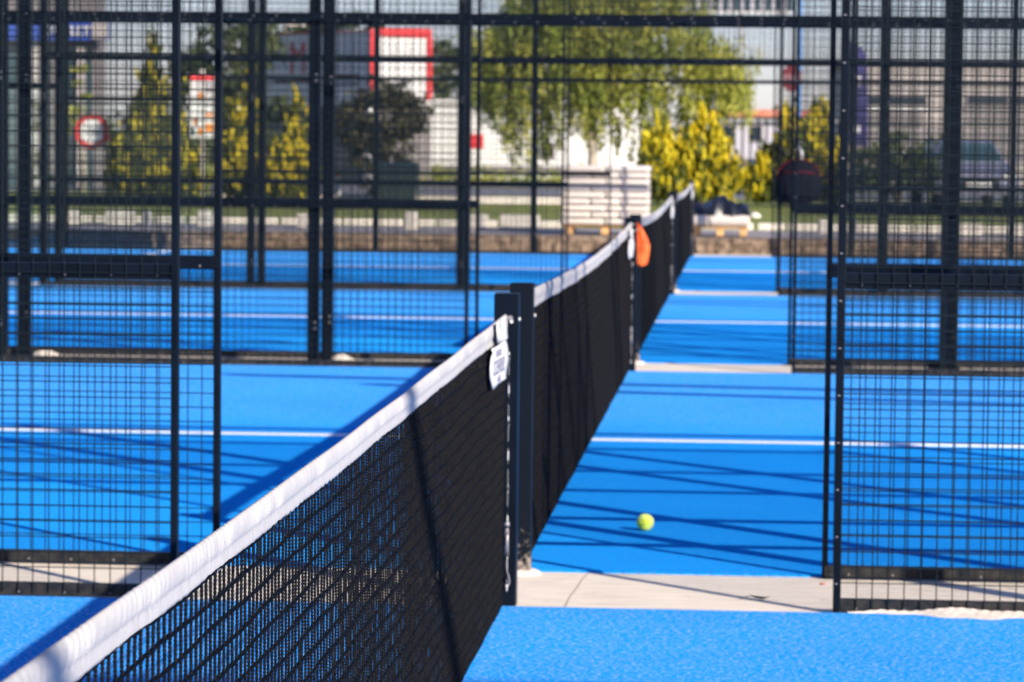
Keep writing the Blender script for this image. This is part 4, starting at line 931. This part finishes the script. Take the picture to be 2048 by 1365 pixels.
# ------------------------------------------------------------------ buildings
def kiosk():
    Y = 80; C_ = at(738, 300, Y); k = (Y - CY) / F_PX; ztop = at(744, 55, Y).z - TZ
    t = thing('kiosk', 'white kiosk with red corner trims and red letters', 'kiosk', (C_.x, Y, TZ))
    nl, nr = Vector((-.8, -.6, 0)), Vector((.6, -.8, 0)); tl, tr = Vector((-.6, .8, 0)), Vector((.8, .6, 0)); LL, LR = 6.4, 2.02
    p0 = Vector((0, 0, 0)); p1 = p0 + tl * LL; p2 = p0 + tr * LR; p3 = p1 + tr * LR
    b = MB(); pts = [p0, p2, p3, p1]; H = ztop
    b.add([(p.x, p.y, z) for z in (0, H - .06) for p in pts], [(0, 1, 5, 4), (1, 2, 6, 5), (2, 3, 7, 6), (3, 0, 4, 7), (4, 5, 6, 7)]); b.build('wall', M['white'], t)
    def slab(o_, u, n_, a0, a1, z0, z1, d, m, nm):
        b = MB(); q0, q1 = o_ + u * a0, o_ + u * a1; b.add([tuple(q0 + n_ * e + Vector((0, 0, z))) if i == 0 else tuple(q1 + n_ * e + Vector((0, 0, z))) for z in (z0, z1) for e in (.003, d) for i in (0, 1)], [(2, 3, 7, 6), (0, 2, 6, 4), (1, 5, 7, 3), (4, 6, 7, 5), (0, 1, 3, 2), (0, 4, 5, 1)]); return b.build(nm, m, t)
    slab(p0, tr, nr, 0.24, LR - 0.02, H - .24, H, .06, M['redpaint'], 'top_trim'); slab(p0, tr, nr, LR - .16, LR, 2.45, H - .245, .06, M['redpaint'], 'corner_trim'); slab(p0, tr, nr, -.02, .20, 2.3, H - .05, .09, M['redpaint'], 'corner_trim')
    slab(p0, tl, nl, 0.15, LL, 0.0, 2.25, .05, M['greyr'], 'lower_panel'); slab(p0, tr, nr, 0.15, LR, 0.0, 2.2, .05, M['greyr'], 'lower_panel')
    slab(p0, tl, nl, 0.05, LL, H - .10, H - .06, .05, M['redpaint'], 'top_trim')
    rl = (R(90), 0, math.atan2(-tl.y, -tl.x))
    def lt(body, sz, a, z): q_ = p0 + tl * a + nl * .02; text('lettering', body, sz, M['redpaint'], t, (q_.x, q_.y, z), rl, .006)
    lt('M', 1.35, 4.15, H - .85); slab(p0, tl, nl, .6, 2.6, H - 1.36, H - 1.30, .012, M['redtrim'], 'stripe'); slab(p0, tl, nl, .6, 2.9, H - 1.62, H - 1.56, .012, M['redtrim'], 'stripe'); slab(p0, tl, nl, 3.3, 5.6, H - 1.52, H - 1.44, .012, M['redtrim'], 'stripe')
    b = MB(); q_ = p0 + tl * 4.9; b.tube([(q_.x, q_.y, H - .06), (q_.x, q_.y, H + .18), (q_.x + .45, q_.y - .1, H + .2)], .03, 6); b.lathe([(.02, -.06), (.09, -.03), (.09, .04), (.03, .07)], 12, 0, (q_.x + .5, q_.y - .1, H + .19)); b.build('lamp', M['kerb'], t)
kiosk()
def house(name, label, x0p, x1p, ytop, Y, depth, m, cat='building', windows=(), wm='dkglass', bands=()):
    A, B_ = at(x0p, ytop, Y), at(x1p, ytop, Y); t = thing(name, label, cat, ((A.x + B_.x) / 2, Y, TZ)); w = B_.x - A.x; H = (A.z + B_.z) / 2 - TZ; cxx = (A.x + B_.x) / 2
    b = MB(); b.box(-w / 2, w / 2, 0, depth, -.1, H); b.build('wall', m, t); b = MB(); b.box(-w / 2 - .12, w / 2 + .12, -.12, depth + .12, H + .001, H + .12); b.build('roof', m, t)
    for (a, c, y0, y1) in windows:
        a_, c_ = at(a, y0, Y), at(c, y1, Y); b = MB(); fx0, fx1, fz0, fz1 = a_.x - cxx, c_.x - cxx, c_.z - TZ, a_.z - TZ
        b.box(fx0, fx1, -.05, -.003, fz0, fz1); f = b.build('window', M['greyr'], t)
        nmul = max(1, int((fx1 - fx0) / 1.1)); b = MB()
        for i in range(nmul): u0 = fx0 + .05 + (fx1 - fx0 - .05) * i / nmul; b.box(u0, fx0 + (fx1 - fx0 - .05) * (i + 1) / nmul, -.056, -.0505, fz0 + .06, fz1 - .06)
        b.build('pane', M[wm], f)
    for (a, c, y0, y1, mm, pr, nm) in bands:
        a_, c_ = at(a, y0, Y), at(c, y1, Y); b = MB(); b.box(a_.x - cxx, c_.x - cxx, -pr, -.002, c_.z - TZ, a_.z - TZ); b.build(nm, M[mm], t)
    return t
house('warehouse', 'long white rendered wall building with a small red sign behind the willow', 843, 1262, 208, 88, 9, M['white'], windows=((1080, 1110, 285, 318),), bands=((942, 967, 269, 297, 'redpaint', .05, 'sign'), (843, 1262, 331, 349, 'greyr', .10, 'plinth')))
house('cream_building', 'cream building with dark strip windows on the right', 1684, 2130, 133, 95, 12, M['cream'], windows=((1720, 1855, 190, 214), (1932, 2100, 190, 214)), bands=((1684, 2130, 163, 167, 'greyr', .05, 'ledge'), (1684, 1862, 216, 222, 'white', .09, 'sill'), (1700, 1845, 224, 252, 'greyr', .04, 'panel'), (1932, 2120, 218, 252, 'greyr', .04, 'panel'), (1684, 2130, 256, 330, 'greyr', .03, 'panel')))
house('glass_building', 'glass fronted building with a blue fascia sign at the left edge', -260, 192, -60, 72, 1.2, M['greyr'], windows=((14, 40, 70, 380), (88, 106, 70, 380), (125, 188, 90, 380)), wm='teal', bands=((-260, 218, 40, 82, 'blue', .5, 'fascia'), (158, 172, 96, 380, 'cream', .25, 'column'), (60, 84, 84, 380, 'cream', .22, 'column')))
A = at(140, 62, 71.4); t = thing('sign_lettering', 'white lettering on the blue fascia at the left', 'lettering', (A.x, 71.46, A.z)); text('lettering', 'OUTLET', .34, M['white'], t, (-.1, 0, 0), (R(90), 0, 0), .02)
b = MB(); b.box(.55, .95, -.02, .02, -.2, .2); b.build('panel', M['cream'], t)
house('tiled_house', 'low far house with terracotta roof behind the slatted fence', 1424, 1640, 236, 112, 8, M['lav'], windows=((1440, 1470, 250, 285), (1500, 1525, 250, 285)), bands=((1424, 1640, 219, 235, 'terra', .5, 'eave'),))
def slat_fence():
    Y = 76; A, B_ = at(1420, 238, Y), at(1690, 330, Y); t = thing('slatted_fence', 'grey fence of upright metal bars right of the willow', 'fence', (A.x, Y, TZ)); w = B_.x - A.x; H = A.z - TZ
    b = MB(); b.box(0, w, -.02, .02, H - .08, H); b.box(0, w, -.02, .02, .3, .38); b.build('rail', M['greypole'], t)
    b = MB(); n = int(w / .21)
    for i in range(n): x = i * w / n; b.box(x, x + .05, -.045, -.021, .1, H - .01)
    b.build('bar', M['steel'], t)
slat_fence()
def gantry():
    Y = 118; A, B_ = at(1300, 26, Y), at(1578, -30, Y); t = thing('sign_gantry', 'blue grey slatted hoarding high on a slim pole above the willow', 'hoarding', (A.x, Y, TZ)); w = B_.x - A.x; z0, z1 = A.z - TZ, B_.z - TZ
    b = MB(); b.box(0, w, .05, .15, z0 + .1, z1); b.build('panel', M['lav'], t)
    b = MB(); i = 0
    while i * .42 < w: b.box(i * .42, i * .42 + .16, -.03, .045, z0 + .12, z1); i += 1
    b.build('slat', M['teal'], t)
    b = MB(); b.box(-.1, w + .1, -.06, .2, z0, z0 + .095); b.build('ledge', M['white'], t)
    b = MB(); x = at(1481, 60, Y).x - A.x; b.tube([(x, .1, -.2), (x, .1, z0)], .1, 10); b.build('pole', M['greypole'], t)
gantry()
